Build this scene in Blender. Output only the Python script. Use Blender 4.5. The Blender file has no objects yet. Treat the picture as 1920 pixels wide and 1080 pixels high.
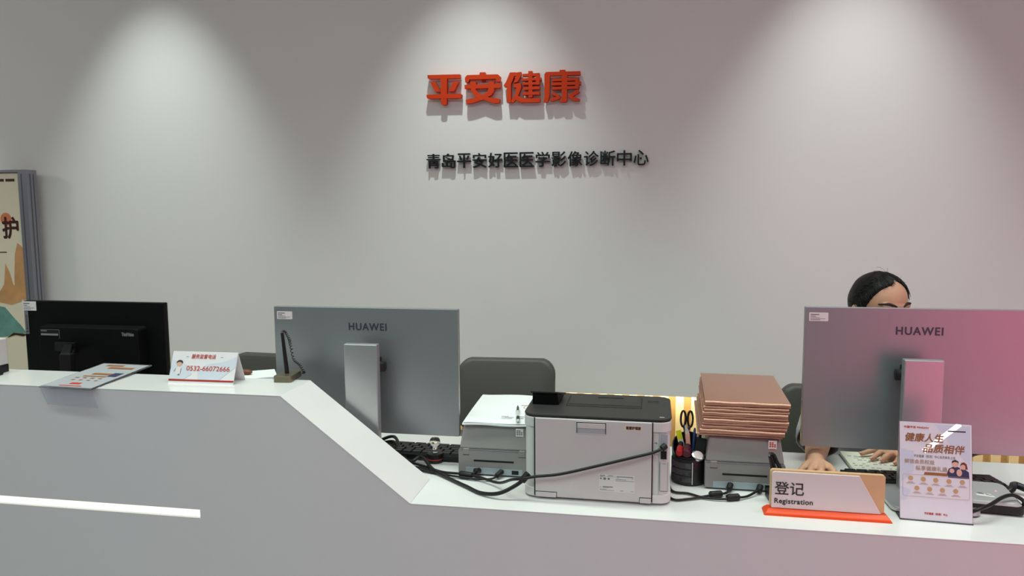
import bpy, bmesh, math, random
from mathutils import Vector, Matrix, Euler
from mathutils.bvhtree import BVHTree
random.seed(7)
SC = bpy.context.scene
COL = SC.collection
R = math.radians
PI = math.pi

# ---------------------------------------------------------------- camera
cam = bpy.data.cameras.new('camera')
cam.sensor_width = 36.0
cam.lens = 26.25
cam.clip_start = 0.05
camo = bpy.data.objects.new('camera', cam)
COL.objects.link(camo)
def aim(yaw, pitch, roll):
    f = Vector((-math.sin(yaw)*math.cos(pitch), math.cos(yaw)*math.cos(pitch), -math.sin(pitch)))
    r = Vector((math.cos(yaw), math.sin(yaw), 0)); u = r.cross(f)
    r2 = r*math.cos(roll)+u*math.sin(roll); u2 = -r*math.sin(roll)+u*math.cos(roll)
    return Matrix((r2, u2, -f)).transposed().to_euler()
camo.location = (0.0, -1.653, 1.4544)
camo.rotation_euler = aim(R(10.25), R(5.9), R(-0.32))
SC.camera = camo

# ---------------------------------------------------------------- world, exposure
w = bpy.data.worlds.new('room_ambient'); SC.world = w; w.use_nodes = True
bg = w.node_tree.nodes['Background']
bg.inputs['Color'].default_value = (0.85, 1.0, 0.94, 1)
bg.inputs['Strength'].default_value = 0.17
SC.view_settings.view_transform = 'Standard'
SC.view_settings.look = 'None'
SC.view_settings.exposure = 0.0
SC.view_settings.gamma = 1.0
SC.view_settings.use_curve_mapping = False

# ---------------------------------------------------------------- lamps of the room
def area(name, loc, rot, sx, sy, power, color, spread=180):
    l = bpy.data.lights.new(name, 'AREA'); l.shape = 'RECTANGLE'; l.size = sx; l.size_y = sy
    l.energy = power; l.color = color; l.spread = R(spread)
    o = bpy.data.objects.new(name, l); o.location = loc; o.rotation_euler = rot; COL.objects.link(o); return o
def look(loc, to):
    return (Vector(to)-Vector(loc)).to_track_quat('-Z', 'Y').to_euler()
# ceiling panel over the counter
area('ceiling_lamp_counter', (-0.3, 0.15, 3.36), (0, 0, 0), 5.0, 0.7, 31, (0.86, 1.0, 0.89), 95)
area('ceiling_lamp_hall', (-0.8, -2.4, 3.36), (0, 0, 0), 5.0, 1.4, 74, (0.84, 1.0, 0.97))
# spot row washing the sign wall
for sx in (-4.12, -2.45, -0.79, 0.88, 2.55):
    l = bpy.data.lights.new('wall_spot', 'SPOT'); l.energy = 97; l.spot_size = R(54); l.spot_blend = 1.0
    l.shadow_soft_size = 0.025; l.color = (0.90, 1.0, 0.97)
    o = bpy.data.objects.new('wall_spot', l); o.location = (sx, 1.20, 3.3)
    o.rotation_euler = look(o.location, (sx, 1.86, 0.85)); COL.objects.link(o)
area('ceiling_lamp_left', (-5.0, 0.45, 2.4), look((-5.0, 0.45, 2.4), (-3.1, 1.8, 1.3)), 0.35, 0.35, 6, (1.0, 0.93, 0.86))
# pink led screen standing in the hall, right of the camera
area('pink_screen_and_fill', (1.90, -1.25, 0.95), look((1.90, -1.25, 0.95), (1.05, 0.3, 0.95)), 1.4, 1.3, 10.5, (1.0, 0.08, 0.25))
area('pink_screen_and_fill', (4.1, -2.9, 2.0), look((4.1, -2.9, 2.0), (0.6, 1.0, 1.8)), 2.4, 2.2, 11, (1.0, 0.42, 0.95))  # this second one is an added magenta fill for the wall, no screen
# warm led strip under the lip of the sign wall, behind it the wood slats
area('warm_led_strip', (-1.0, 1.965, 0.572), (0, 0, 0), 6.4, 0.03, 22, (1.0, 0.90, 0.60))
# straight led line in the hall behind the camera
area('hall_led_line', (1.705, -4.5, 1.44), (R(90), R(-40), 0), 0.345, 0.034, 1.0, (1.0, 1.0, 0.97))

# ---------------------------------------------------------------- materials
def lin(c): return tuple(((x/255)/12.92 if x/255 <= 0.04045 else ((x/255+0.055)/1.055)**2.4) for x in c)
MATS = {}
def mat(name, rgb, rough=0.5, metal=0.0, noise=0.03, scale=40, bump=0.0, coat=0.0, spec=0.5, emit=None, es=1.0, trans=0.0, ior=1.45, linear=False):
    m = bpy.data.materials.new(name); m.use_nodes = True
    nt = m.node_tree; b = nt.nodes['Principled BSDF']
    c = rgb if linear else lin(rgb)
    tc = nt.nodes.new('ShaderNodeTexCoord')
    n = nt.nodes.new('ShaderNodeTexNoise'); n.inputs['Scale'].default_value = scale; n.inputs['Detail'].default_value = 3
    nt.links.new(tc.outputs['Object'], n.inputs['Vector'])
    mr = nt.nodes.new('ShaderNodeMapRange'); mr.inputs['To Min'].default_value = 1-noise; mr.inputs['To Max'].default_value = 1+noise
    nt.links.new(n.outputs['Fac'], mr.inputs['Value'])
    mx = nt.nodes.new('ShaderNodeMix'); mx.data_type = 'RGBA'; mx.blend_type = 'MULTIPLY'; mx.inputs[0].default_value = 1
    mx.inputs[6].default_value = (*c, 1)
    nt.links.new(mr.outputs[0], mx.inputs[7]); nt.links.new(mx.outputs[2], b.inputs['Base Color'])
    b.inputs['Roughness'].default_value = rough; b.inputs['Metallic'].default_value = metal
    b.inputs['Coat Weight'].default_value = coat; b.inputs['Coat Roughness'].default_value = 0.008
    b.inputs['Specular IOR Level'].default_value = spec
    b.inputs['Transmission Weight'].default_value = trans; b.inputs['IOR'].default_value = ior
    if emit: b.inputs['Emission Color'].default_value = (*lin(emit), 1); b.inputs['Emission Strength'].default_value = es
    if bump:
        bp = nt.nodes.new('ShaderNodeBump'); bp.inputs['Strength'].default_value = bump; bp.inputs['Distance'].default_value = 0.002
        nt.links.new(n.outputs['Fac'], bp.inputs['Height']); nt.links.new(bp.outputs[0], b.inputs['Normal'])
    MATS[name] = m; return m
M = dict(
 wall=mat('wall_paint', (234, 233, 230), 0.75, noise=0.012, scale=3, spec=0.25),
 floor=mat('floor_tile', (150, 148, 145), 0.35),
 ceil=mat('ceiling_paint', (225, 225, 225), 0.9),
 white=mat('white_lacquer', (232, 231, 230), 0.22, noise=0.01, coat=0.25),
 front=mat('white_front', (224, 224, 226), 0.45, noise=0.012),
 led=mat('led_diffuser', (250, 250, 240), 0.4, emit=(255, 250, 226), es=1.0),
 wood=mat('slat_wood', (226, 204, 160), 0.5, noise=0.10, scale=9),
 woodback=mat('slat_backing', (196, 164, 112), 0.6, noise=0.1, scale=9),
 orange=mat('orange_lacquer', (206, 58, 8), 0.5, noise=0.02, spec=0.3),
 orange2=mat('orange_plastic', (238, 78, 26), 0.28, noise=0.02),
 black=mat('black_letter', (14, 15, 20), 0.35),
 blackpl=mat('black_plastic', (17, 17, 18), 0.42, noise=0.06, bump=0.05, scale=300),
 blackscr=mat('black_monitor', (5, 6, 7), 0.55, noise=0.06, spec=0.2),
 rubber=mat('black_rubber', (18, 18, 19), 0.5),
 cable=mat('cable_sheath', (16, 16, 17), 0.4),
 silver=mat('silver_metal_paint', (160, 165, 168), 0.42, metal=0.75, noise=0.02, scale=200),
 silverlt=mat('silver_stand', (190, 192, 194), 0.36, metal=0.75, noise=0.02, scale=200),
 logo=mat('dark_logo', (62, 66, 78), 0.4),
 logo2=mat('grey_logo', (138, 138, 136), 0.4),
 leather=mat('grey_leather', (74, 74, 67), 0.5, noise=0.06, bump=0.15, scale=260),
 chrome=mat('chrome', (200, 200, 205), 0.15, metal=1.0),
 scan=mat('warm_grey_plastic', (142, 140, 138), 0.5, noise=0.02),
 scanport=mat('blue_grey_panel', (160, 172, 178), 0.45),
 dark=mat('dark_slot', (10, 10, 11), 0.7),
 prn=mat('printer_white', (202, 200, 199), 0.42, noise=0.015),
 prncol=mat('printer_corner_white', (212, 214, 212), 0.42, noise=0.015),
 prnlid=mat('printer_dark_lid', (48, 47, 46), 0.5, noise=0.05, scale=300, bump=0.05),
 prntray=mat('printer_tray', (38, 38, 38), 0.5, noise=0.05),
 recess=mat('printer_recess', (168, 174, 180), 0.45),
 paper=mat('paper_white', (240, 243, 244), 0.75, noise=0.01, spec=0.2),
 paperedge=mat('paper_cream', (228, 229, 214), 0.75, noise=0.02, spec=0.2),
 label=mat('label_white', (232, 226, 224), 0.5),
 labelc=mat('label_cream', (222, 204, 186), 0.5),
 ink=mat('printed_ink', (52, 50, 54), 0.6),
 inkg=mat('printed_grey', (120, 118, 124), 0.6),
 inkred=mat('printed_red', (196, 62, 44), 0.5),
 inkred2=mat('printed_dark_red', (176, 46, 36), 0.45),
 inkgold=mat('printed_brown_gold', (150, 98, 58), 0.5, noise=0.25, scale=30),
 inkgold2=mat('printed_pale_gold', (178, 152, 130), 0.5),
 goldcoin=mat('printed_gold_disc', (196, 160, 118), 0.5),
 pinkpaper=mat('leaflet_pale_lilac', (226, 224, 234), 0.5, noise=0.02, coat=1.0),
 pinkpaper2=mat('leaflet_tint', (208, 214, 232), 0.5, noise=0.02, coat=1.0),
 tentw=mat('tent_card_white', (238, 236, 238), 0.35, noise=0.01, coat=0.6),
 tentb=mat('tent_card_tint', (216, 224, 234), 0.35, coat=0.6),
 rose=mat('rose_gold_cover', (186, 140, 120), 0.30, metal=0.55, noise=0.04, scale=120, bump=0.04),
 lightwood=mat('light_wood', (214, 176, 132), 0.5, noise=0.08, scale=30),
 brownwood=mat('brown_wood', (110, 58, 34), 0.35, noise=0.15, scale=60),
 accw=mat('white_acrylic', (226, 218, 217), 0.2, noise=0.01, coat=0.5),
 bronze=mat('bronze_base', (126, 119, 100), 0.36, metal=0.7),
 yellow=mat('yellow_note', (226, 232, 40), 0.6),
 red=mat('red_plastic', (170, 20, 22), 0.35),
 purple=mat('purple_cap', (78, 18, 40), 0.4),
 blue=mat('blue_plastic', (50, 80, 130), 0.35),
 clearb=mat('clear_barrel', (205, 208, 210), 0.15, coat=0.5),
 smoke=mat('smoked_drawer', (52, 52, 56), 0.25, coat=0.5),
 inner=mat('pale_inside', (205, 203, 200), 0.6),
 skin=mat('skin', (206, 158, 130), 0.5, noise=0.05, scale=60),
 lip=mat('lip', (176, 98, 92), 0.45),
 brow=mat('brow_hair', (44, 34, 32), 0.6),
 hair=mat('black_hair', (12, 11, 11), 0.5, noise=0.3, scale=160, bump=0.35, spec=0.35),
 shirt=mat('pale_grey_shirt', (176, 182, 190), 0.8, noise=0.05, scale=30),
 trousers=mat('dark_trousers', (36, 38, 46), 0.85),
 eyew=mat('eye_white', (230, 228, 226), 0.2),
 board=mat('board_cream', (240, 230, 204), 0.5, noise=0.05, scale=3),
 alu=mat('anodised_frame', (150, 148, 158), 0.35, metal=0.6),
 aludark=mat('frame_groove', (104, 106, 112), 0.4, metal=0.5),
 mount=mat('printed_orange_mountain', (214, 160, 108), 0.5, noise=0.3, scale=14),
 mount2=mat('printed_teal_mountain', (112, 160, 150), 0.5, noise=0.35, scale=16),
 boardtext=mat('printed_brown', (70, 30, 22), 0.5),
 peach=mat('printed_peach', (224, 130, 92), 0.5),
 navy=mat('printed_navy', (52, 56, 92), 0.5),
 face=mat('printed_skin', (222, 176, 156), 0.5),
 brown=mat('printed_hair_brown', (110, 62, 50), 0.5),
 reader=mat('reader_silver', (176, 174, 176), 0.35, metal=0.2),
 redled=mat('red_led', (255, 120, 130), 0.4, emit=(255, 90, 110), es=2.0),
 mouse=mat('grey_mouse', (150, 146, 146), 0.4),
 boxgrey=mat('grey_box', (120, 116, 116), 0.6),
)
def glass(name, tint=(1, 1, 1), rough=0.0, ior=1.49):
    m = bpy.data.materials.new(name); m.use_nodes = True
    b = m.node_tree.nodes['Principled BSDF']
    b.inputs['Base Color'].default_value = (*tint, 1); b.inputs['Transmission Weight'].default_value = 1.0
    b.inputs['Roughness'].default_value = rough; b.inputs['IOR'].default_value = ior
    return m
M['glass'] = glass('crystal', (0.97, 0.98, 0.98))
M['acrylic'] = glass('clear_acrylic', (0.82, 0.83, 0.88), 0.03, 1.16)
M['acrylic'].node_tree.nodes['Principled BSDF'].inputs['Transmission Weight'].default_value = 0.93
M['greyleaf'] = mat('leaflet_dimmed_colour', (186, 188, 194), 0.4, noise=0.02, coat=0.3)  # grey dulling under the acrylic is put into the paper colour

# ---------------------------------------------------------------- mesh builder
class MB:
    def __init__(s): s.bm = bmesh.new()
    def poly(s, pts):
        return s.bm.faces.new([s.bm.verts.new(p) for p in pts])
    def box(s, x0, y0, z0, x1, y1, z1):
        v = [s.bm.verts.new(p) for p in ((x0,y0,z0),(x1,y0,z0),(x1,y1,z0),(x0,y1,z0),(x0,y0,z1),(x1,y0,z1),(x1,y1,z1),(x0,y1,z1))]
        for f in ((3,2,1,0),(4,5,6,7),(0,1,5,4),(1,2,6,5),(2,3,7,6),(3,0,4,7)): s.bm.faces.new([v[i] for i in f])
        return s
    def loft(s, rings, closed=True, caps=True):
        vs = [[s.bm.verts.new(p) for p in r] for r in rings]
        n = len(vs[0])
        for a, b in zip(vs, vs[1:]):
            for i in range(n if closed else n-1):
                j = (i+1) % n
                s.bm.faces.new((a[i], a[j], b[j], b[i]))
        if caps and closed:
            s.bm.faces.new(vs[0][::-1]); s.bm.faces.new(vs[-1])
        return s
    def prism(s, prof, a0, a1, axis='z'):
        def P(p, a):
            if axis == 'z': return (p[0], p[1], a)
            if axis == 'y': return (p[0], a, p[1])
            return (a, p[0], p[1])
        return s.loft([[P(p, a0) for p in prof], [P(p, a1) for p in prof]])
    def rrect(s, x0, y0, x1, y1, r, z0, z1, seg=5, axis='z'):
        return s.prism(rr(x0, y0, x1, y1, r, seg), z0, z1, axis)
    def lathe(s, prof, seg=24, c=(0, 0, 0)):
        rings = []
        for r, z in prof:
            rings.append([(c[0]+r*math.cos(2*PI*i/seg), c[1]+r*math.sin(2*PI*i/seg), c[2]+z) for i in range(seg)])
        return s.loft(rings)
    def tube(s, pts, r, seg=8, rr_=None):
        pts = [Vector(p) for p in pts]; rings = []
        up = Vector((0, 0, 1)); prev = None
        for i, p in enumerate(pts):
            t = (pts[min(i+1, len(pts)-1)]-pts[max(i-1, 0)]).normalized()
            if prev is None:
                a = t.cross(up)
                if a.length < 1e-4: a = t.cross(Vector((1, 0, 0)))
            else: a = prev-t*prev.dot(t)
            a.normalize(); prev = a; b = t.cross(a)
            q = rr_[i] if rr_ else r
            rings.append([p+(a*math.cos(2*PI*k/seg)+b*math.sin(2*PI*k/seg))*q for k in range(seg)])
        return s.loft(rings)
    def ell(s, c, rad, seg=24, rings=14, rot=None):
        mx = Matrix.Translation(c) @ (rot.to_matrix().to_4x4() if rot else Matrix()) @ Matrix.Diagonal((*rad, 1))
        bmesh.ops.create_uvsphere(s.bm, u_segments=seg, v_segments=rings, radius=1.0, matrix=mx); return s
    def caps(s, p0, r0, p1, r1, n=10):
        p0, p1 = Vector(p0), Vector(p1); t = (p1-p0); L = t.length; t.normalize()
        a = t.cross(Vector((0, 0, 1)));
        if a.length < 1e-3: a = t.cross(Vector((1, 0, 0)))
        a.normalize(); b = t.cross(a); rings = []
        prof = []
        for i in range(1, 5): ang = PI/2*(1-i/5); prof.append((-r0*math.sin(ang), r0*math.cos(ang)))
        prof.append((0, r0)); prof.append((L, r1))
        for i in range(1, 5): ang = PI/2*i/5; prof.append((L+r1*math.sin(ang), r1*math.cos(ang)))
        for d, r in prof: rings.append([p0+t*d+(a*math.cos(2*PI*k/n)+b*math.sin(2*PI*k/n))*r for k in range(n)])
        return s.loft(rings)
    def xf(s, mx):
        bmesh.ops.transform(s.bm, matrix=mx, verts=s.bm.verts); return s
    def add(s, me, mx=Matrix()):
        t = bmesh.new(); t.from_mesh(me); bmesh.ops.transform(t, matrix=mx, verts=t.verts)
        tmp = bpy.data.meshes.new('t'); t.to_mesh(tmp); t.free(); s.bm.from_mesh(tmp); bpy.data.meshes.remove(tmp); return s
    def build(s, name, m, parent=None, bevel=0, smooth=False, seg=2):
        bmesh.ops.recalc_face_normals(s.bm, faces=s.bm.faces)
        me = bpy.data.meshes.new(name); s.bm.to_mesh(me); s.bm.free()
        me.materials.append(m)
        o = bpy.data.objects.new(name, me); COL.objects.link(o)
        if parent: o.parent = parent
        if smooth:
            for p in me.polygons: p.use_smooth = True
            if smooth == 'auto':
                me.set_sharp_from_angle(angle=R(38))
        if bevel:
            b = o.modifiers.new('edge_round', 'BEVEL'); b.width = bevel; b.segments = seg; b.limit_method = 'ANGLE'; b.angle_limit = R(35)
        return o
def rr(x0, y0, x1, y1, r, seg=5):
    out = []
    for cx, cy, a in ((x1-r, y1-r, 0), (x0+r, y1-r, 90), (x0+r, y0+r, 180), (x1-r, y0+r, 270)):
        for i in range(seg+1):
            t = R(a+90*i/seg); out.append((cx+r*math.cos(t), cy+r*math.sin(t)))
    return out
def smoothpath(pts, n=8):
    P = [Vector(p) for p in pts]; out = []
    for i in range(len(P)-1):
        p0, p1, p2, p3 = P[max(i-1, 0)], P[i], P[i+1], P[min(i+2, len(P)-1)]
        for k in range(n):
            t = k/n
            out.append(0.5*((2*p1)+(-p0+p2)*t+(2*p0-5*p1+4*p2-p3)*t*t+(-p0+3*p1-3*p2+p3)*t**3))
    out.append(P[-1]); return out
def tag(o, label, cat, group=None):
    o['label'] = label; o['category'] = cat
    if group: o['group'] = group
    return o
def thing(name, loc, label, cat, group=None, rz=0):
    o = bpy.data.objects.new(name, None); COL.objects.link(o); o.empty_display_size = 0.05
    o.location = loc; o.rotation_euler = (0, 0, rz); return tag(o, label, cat, group)
def struct(o): o['kind'] = 'structure'; return o
def lab(o, t): o['label'] = t; return o
def dup(o, parent, loc=None):
    c = o.copy(); COL.objects.link(c); c.parent = parent
    if loc is not None: c.location = loc
    return c
_tc = {}
def text_mesh(body, w=None, h=None, ext=0.0, off=0.0, shear=0.0, bold=0.0, sp=1.0):
    """flat text in XZ, lower-left corner at the origin, fitted to w and/or h, reading from -y"""
    cu = bpy.data.curves.new('t', 'FONT'); cu.body = body; cu.shear = shear; cu.resolution_u = 6; cu.space_character = sp
    o = bpy.data.objects.new('t', cu); COL.objects.link(o)
    dg = bpy.context.evaluated_depsgraph_get()
    me = bpy.data.meshes.new_from_object(o.evaluated_get(dg))
    bpy.data.objects.remove(o); bpy.data.curves.remove(cu)
    xs = [v.co.x for v in me.vertices]; ys = [v.co.y for v in me.vertices]
    W, H = max(xs)-min(xs), max(ys)-min(ys)
    sx = w/W if w else None; sy = h/H if h else None
    sx = sx or sy; sy = sy or sx
    x0, y0 = min(xs), min(ys)
    for v in me.vertices: v.co = Vector(((v.co.x-x0)*sx, 0, (v.co.y-y0)*sy))
    if bold:
        b = bmesh.new(); src = me.copy()
        for i, (dx, dz) in enumerate(((0, 0), (bold, 0), (-bold, 0), (0, bold), (0, -bold), (0.7*bold, 0.7*bold), (-0.7*bold, -0.7*bold), (0.7*bold, -0.7*bold), (-0.7*bold, 0.7*bold))):
            n0 = len(b.verts); b.from_mesh(src); b.verts.ensure_lookup_table()
            for v in b.verts[n0:]: v.co += Vector((dx, -0.00002*i, dz))
        b.to_mesh(me); b.free(); bpy.data.meshes.remove(src)
    if ext:
        b = bmesh.new(); b.from_mesh(me); fs = list(b.faces)
        g = bmesh.ops.extrude_face_region(b, geom=fs)
        bmesh.ops.translate(b, vec=(0, -ext, 0), verts=[e for e in g['geom'] if isinstance(e, bmesh.types.BMVert)])
        bmesh.ops.recalc_face_normals(b, faces=b.faces); b.to_mesh(me); b.free()
    return me
def text(mb, body, x, y, z, **k):
    me = text_mesh(body, **k); mb.add(me, Matrix.Translation((x, y, z))); bpy.data.meshes.remove(me); return mb
def bars(mb, rows, y):
    """illegible small print: thin bars (x, z, w, h)"""
    for x, z, w_, h in rows: mb.box(x, y-0.0002, z, x+w_, y, z+h)
    return mb
def lines(name, m, parent, items, y=0.0):
    """one object per line of writing: (text, x, y, z, options)"""
    for s, x, yy, z, k in items:
        b = MB(); text(b, s, x, yy, z, **k); b.build(name, m, parent)
def disc(mb, x, y, z, r, sq=1.0, n=20, d=0.0002):
    mb.prism([(x+r*math.cos(2*PI*i/n), z+r*sq*math.sin(2*PI*i/n)) for i in range(n)], y-d, y, 'y'); return mb

# ================================================================ room shell
struct(MB().box(-6, -6, -0.1, 4.2, 2.06, 0).build('floor', M['floor']))
struct(MB().box(-6, -6, 3.4, 4.2, 2.06, 3.5).build('ceiling', M['ceil']))
struct(MB().box(-6, 1.88, 0.578, 4.2, 2.06, 3.4).build('wall_back', M['wall']))
b = MB().box(-6, 2.032, 0, 4.2, 2.06, 0.578)
sb = struct(b.build('trim_1', M['woodback']))
b = MB(); x = -5.96
while x < 4.1:
    b.box(x, 2.0, 0.0, x+0.038, 2.032, 0.578); x += 0.0745
struct(b.build('trim_2', M['wood']))

# ================================================================ reception counter
ct = thing('reception_counter', (0, 0, 0), 'long white lacquered reception counter with a raised left end and a sloped step', 'counter')
b = MB()
b.prism([(-2.6, 0.706), (-1.105, 0.706), (-1.105, 0.0), (1.7, 0.0), (1.7, 0.757), (-0.5502, 0.757), (-0.8752, 1.007), (-2.6, 1.007)], 0.0, 0.03, 'y')
b.box(-2.6, 0.0, 0.0, -1.105, 0.03, 0.684)
b.build('front_panel', M['front'], ct)
MB().box(-2.6, 0.010, 0.684, -1.105, 0.03, 0.706).build('light_strip', M['led'], ct)
MB().prism([(-2.6, 1.0072), (-0.8752, 1.0072), (-0.874, 1.01), (-2.6, 1.01)], -0.0012, 0.168, 'y').build('raised_shelf', M['white'], ct, 0.0008)
d = Vector((0.325, -0.25)).normalized(); nrm = Vector((-d.y, d.x))
p0, p1 = Vector((-0.874, 1.01)), Vector((-0.549, 0.76))
q0, q1 = Vector((-0.8752, 1.0072)), Vector((-0.5502, 0.7572))
MB().prism([tuple(p0), tuple(p1), tuple(q1), tuple(q0)], -0.0012, 0.167, 'y').build('sloped_panel', M['white'], ct, 0.0008)
b = MB()
b.prism([(-0.549, -0.0012), (1.7, -0.0012), (1.7, 0.54), (-2.6, 0.54), (-2.6, 0.168), (-0.549, 0.168)], 0.7572, 0.76, 'z')
b.build('worktop', M['white'], ct, 0.0008)
MB().box(-2.6, 0.031, 0.735, 1.7, 0.538, 0.757).build('worktop_core', M['front'], ct)
MB().prism([(-2.6, 0.985), (-0.87, 0.985), (-0.87, 1.003), (-2.6, 1.003)], 0.031, 0.166, 'y').build('shelf_core', M['front'], ct)
MB().prism([(-0.855, 0.985), (-0.58, 0.773), (-0.60, 0.765), (-0.875, 0.977)], 0.031, 0.166, 'y').build('slope_core', M['front'], ct)
MB().prism([(-2.6, 0.76), (-0.60, 0.76), (-0.89, 0.984), (-2.6, 0.984)], 0.148, 0.164, 'y').build('inner_panel', M['white'], ct)
for xx in (-2.6, -0.45, 1.67):
    MB().box(xx, 0.031, 0, xx+0.03, 0.52, 0.734).build('support_panel', M['front'], ct)

# ================================================================ wall lettering
sg = thing('wall_lettering', (-0.68, 1.88, 1.96), 'large orange raised characters on the wall, upper line', 'sign')
GL = {
 'ping': [[(-1.034, 2.097), (-0.876, 2.095), (-0.875, 2.076), (-1.028, 2.078), (-1.034, 2.084)], [(-0.97, 2.082), (-0.939, 2.081), (-0.942, 1.961), (-0.947, 1.956), (-0.964, 1.956), (-0.97, 1.962)], [(-1.023, 2.064), (-0.997, 2.065), (-0.974, 2.019), (-0.979, 2.017), (-0.995, 2.017)], [(-0.908, 2.062), (-0.882, 2.062), (-0.885, 2.055), (-0.905, 2.018), (-0.933, 2.017)], [(-1.04, 2.006), (-0.873, 2.005), (-0.869, 2.001), (-0.871, 1.985), (-1.035, 1.987), (-1.04, 1.995)]] ,
 'an': [[(-0.78, 2.1), (-0.755, 2.1), (-0.752, 2.085), (-0.783, 2.085)], [(-0.852, 2.078), (-0.841, 2.09), (-0.694, 2.088), (-0.682, 2.077), (-0.684, 2.057), (-0.688, 2.053), (-0.701, 2.055), (-0.704, 2.068), (-0.832, 2.069), (-0.832, 2.061), (-0.838, 2.057), (-0.851, 2.058)], [(-0.854, 2.045), (-0.682, 2.045), (-0.683, 2.026), (-0.854, 2.027)], [(-0.826, 2.058), (-0.798, 2.058), (-0.8, 2.02), (-0.781, 2.002), (-0.744, 1.986), (-0.686, 1.975), (-0.688, 1.958), (-0.714, 1.956), (-0.756, 1.972), (-0.799, 1.988), (-0.822, 2.011)], [(-0.737, 2.056), (-0.712, 2.056), (-0.712, 2.013), (-0.726, 1.994), (-0.769, 1.974), (-0.818, 1.96), (-0.844, 1.958), (-0.849, 1.976), (-0.799, 1.985), (-0.762, 1.998), (-0.74, 2.015)]] ,
 'jian': [[(-0.637, 2.094), (-0.61, 2.094), (-0.623, 2.061), (-0.632, 2.042), (-0.632, 1.959), (-0.651, 1.958), (-0.651, 2.029), (-0.663, 2.029), (-0.667, 2.036), (-0.655, 2.053)], [(-0.623, 2.091), (-0.584, 2.095), (-0.584, 2.08), (-0.6, 2.051), (-0.619, 2.046), (-0.608, 2.078), (-0.624, 2.076)], [(-0.619, 2.041), (-0.585, 2.045), (-0.583, 2.024), (-0.601, 1.981), (-0.619, 1.957), (-0.631, 1.958), (-0.63, 1.968), (-0.613, 1.991), (-0.607, 2.025), (-0.619, 2.024)], [(-0.615, 1.991), (-0.598, 1.986), (-0.574, 1.974), (-0.495, 1.973), (-0.496, 1.958), (-0.502, 1.955), (-0.586, 1.956), (-0.619, 1.973)], [(-0.55, 2.097), (-0.532, 2.097), (-0.531, 1.98), (-0.538, 1.977), (-0.549, 1.979)], [(-0.578, 2.085), (-0.499, 2.087), (-0.498, 2.074), (-0.578, 2.074)], [(-0.58, 2.065), (-0.49, 2.066), (-0.49, 2.054), (-0.58, 2.054)], [(-0.577, 2.046), (-0.499, 2.047), (-0.499, 2.035), (-0.577, 2.035)], [(-0.574, 2.025), (-0.497, 2.026), (-0.497, 2.013), (-0.574, 2.013)], [(-0.579, 2.002), (-0.497, 2.002), (-0.497, 1.989), (-0.576, 1.989)], [(-0.515, 2.086), (-0.498, 2.087), (-0.498, 2.034), (-0.515, 2.034)]] ,
 'kang': [[(-0.404, 2.097), (-0.379, 2.097), (-0.375, 2.083), (-0.407, 2.083)], [(-0.475, 2.081), (-0.467, 2.09), (-0.31, 2.088), (-0.309, 2.073), (-0.313, 2.071), (-0.45, 2.072), (-0.451, 1.982), (-0.46, 1.955), (-0.479, 1.954), (-0.475, 1.983)], [(-0.395, 2.073), (-0.369, 2.073), (-0.37, 1.958), (-0.376, 1.952), (-0.402, 1.953), (-0.403, 1.968), (-0.395, 1.969)], [(-0.438, 2.059), (-0.316, 2.059), (-0.316, 2.047), (-0.438, 2.047)], [(-0.442, 2.042), (-0.307, 2.042), (-0.307, 2.028), (-0.442, 2.028)], [(-0.439, 2.021), (-0.316, 2.022), (-0.316, 2.01), (-0.439, 2.009)], [(-0.333, 2.059), (-0.316, 2.059), (-0.316, 2.009), (-0.333, 2.009)], [(-0.44, 1.998), (-0.406, 1.986), (-0.408, 1.975), (-0.441, 1.985)], [(-0.404, 1.981), (-0.402, 1.968), (-0.439, 1.957), (-0.451, 1.96), (-0.442, 1.971)], [(-0.364, 1.982), (-0.323, 2.006), (-0.311, 1.994), (-0.35, 1.973)], [(-0.364, 1.983), (-0.311, 1.963), (-0.314, 1.955), (-0.336, 1.955), (-0.364, 1.971)]] ,
}
for k in ('ping', 'an', 'jian', 'kang'):
    b = MB()
    for i, st in enumerate(GL[k]):
        e = 0.0002*i
        b.prism([(x+0.68, z-1.96) for x, z in st], -0.036-e, -0.010, 'y')
    for st in GL[k][:2]:
        cx = sum(p[0] for p in st)/len(st)+0.68; cz = sum(p[1] for p in st)/len(st)-1.96
        b.box(cx-0.008, -0.012, cz-0.008, cx+0.008, 0.0, cz+0.008)
    b.build('raised_character', M['orange'], sg)
sg = thing('wall_lettering', (-0.52, 1.88, 1.66), 'row of small black raised characters on the wall below the orange ones', 'sign')
for i, ch in enumerate('青岛平安好医医学影像诊断中心'):
    b = MB(); px = -0.53+i*0.0758
    ww = 0.067; hh = 0.068
    text(b, ch, px, -0.008, 0.0, w=ww, h=hh, ext=0.014, bold=0.0007)
    b.box(px+0.028, -0.010, 0.028, px+0.036, 0.0, 0.036)
    b.build('raised_character', M['black'], sg)

# ================================================================ display board, far left by the wall
db = thing('display_board', (-3.62, 1.76, 0), 'tall cream display board with mountain artwork standing at the far left by the wall', 'display board')
MB().box(-0.40, 0.012, 0.05, 0.395, 0.058, 1.665).build('board_panel', M['board'], db)
b = MB()
b.box(0.385, 0.0, 0.03, 0.437, 0.02, 1.682); b.box(0.395, 0.02, 0.03, 0.437, 0.05, 1.682); b.box(0.385, 0.05, 0.03, 0.437, 0.07, 1.682)
b.box(-0.43, 0.0, 0.03, -0.39, 0.07, 1.682); b.box(-0.39, 0.0, 1.668, 0.385, 0.07, 1.682); b.box(-0.39, 0.0, 0.03, 0.385, 0.07, 0.05)
b.build('frame', M['alu'], db, 0.0015)
b = MB(); b.box(0.4372, 0.022, 0.06, 0.4385, 0.028, 1.66); b.box(0.4372, 0.044, 0.06, 0.4385, 0.049, 1.66); b.box(0.404, -0.0012, 0.06, 0.409, 0, 1.66)
b.build('frame_groove', M['aludark'], db)
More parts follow.
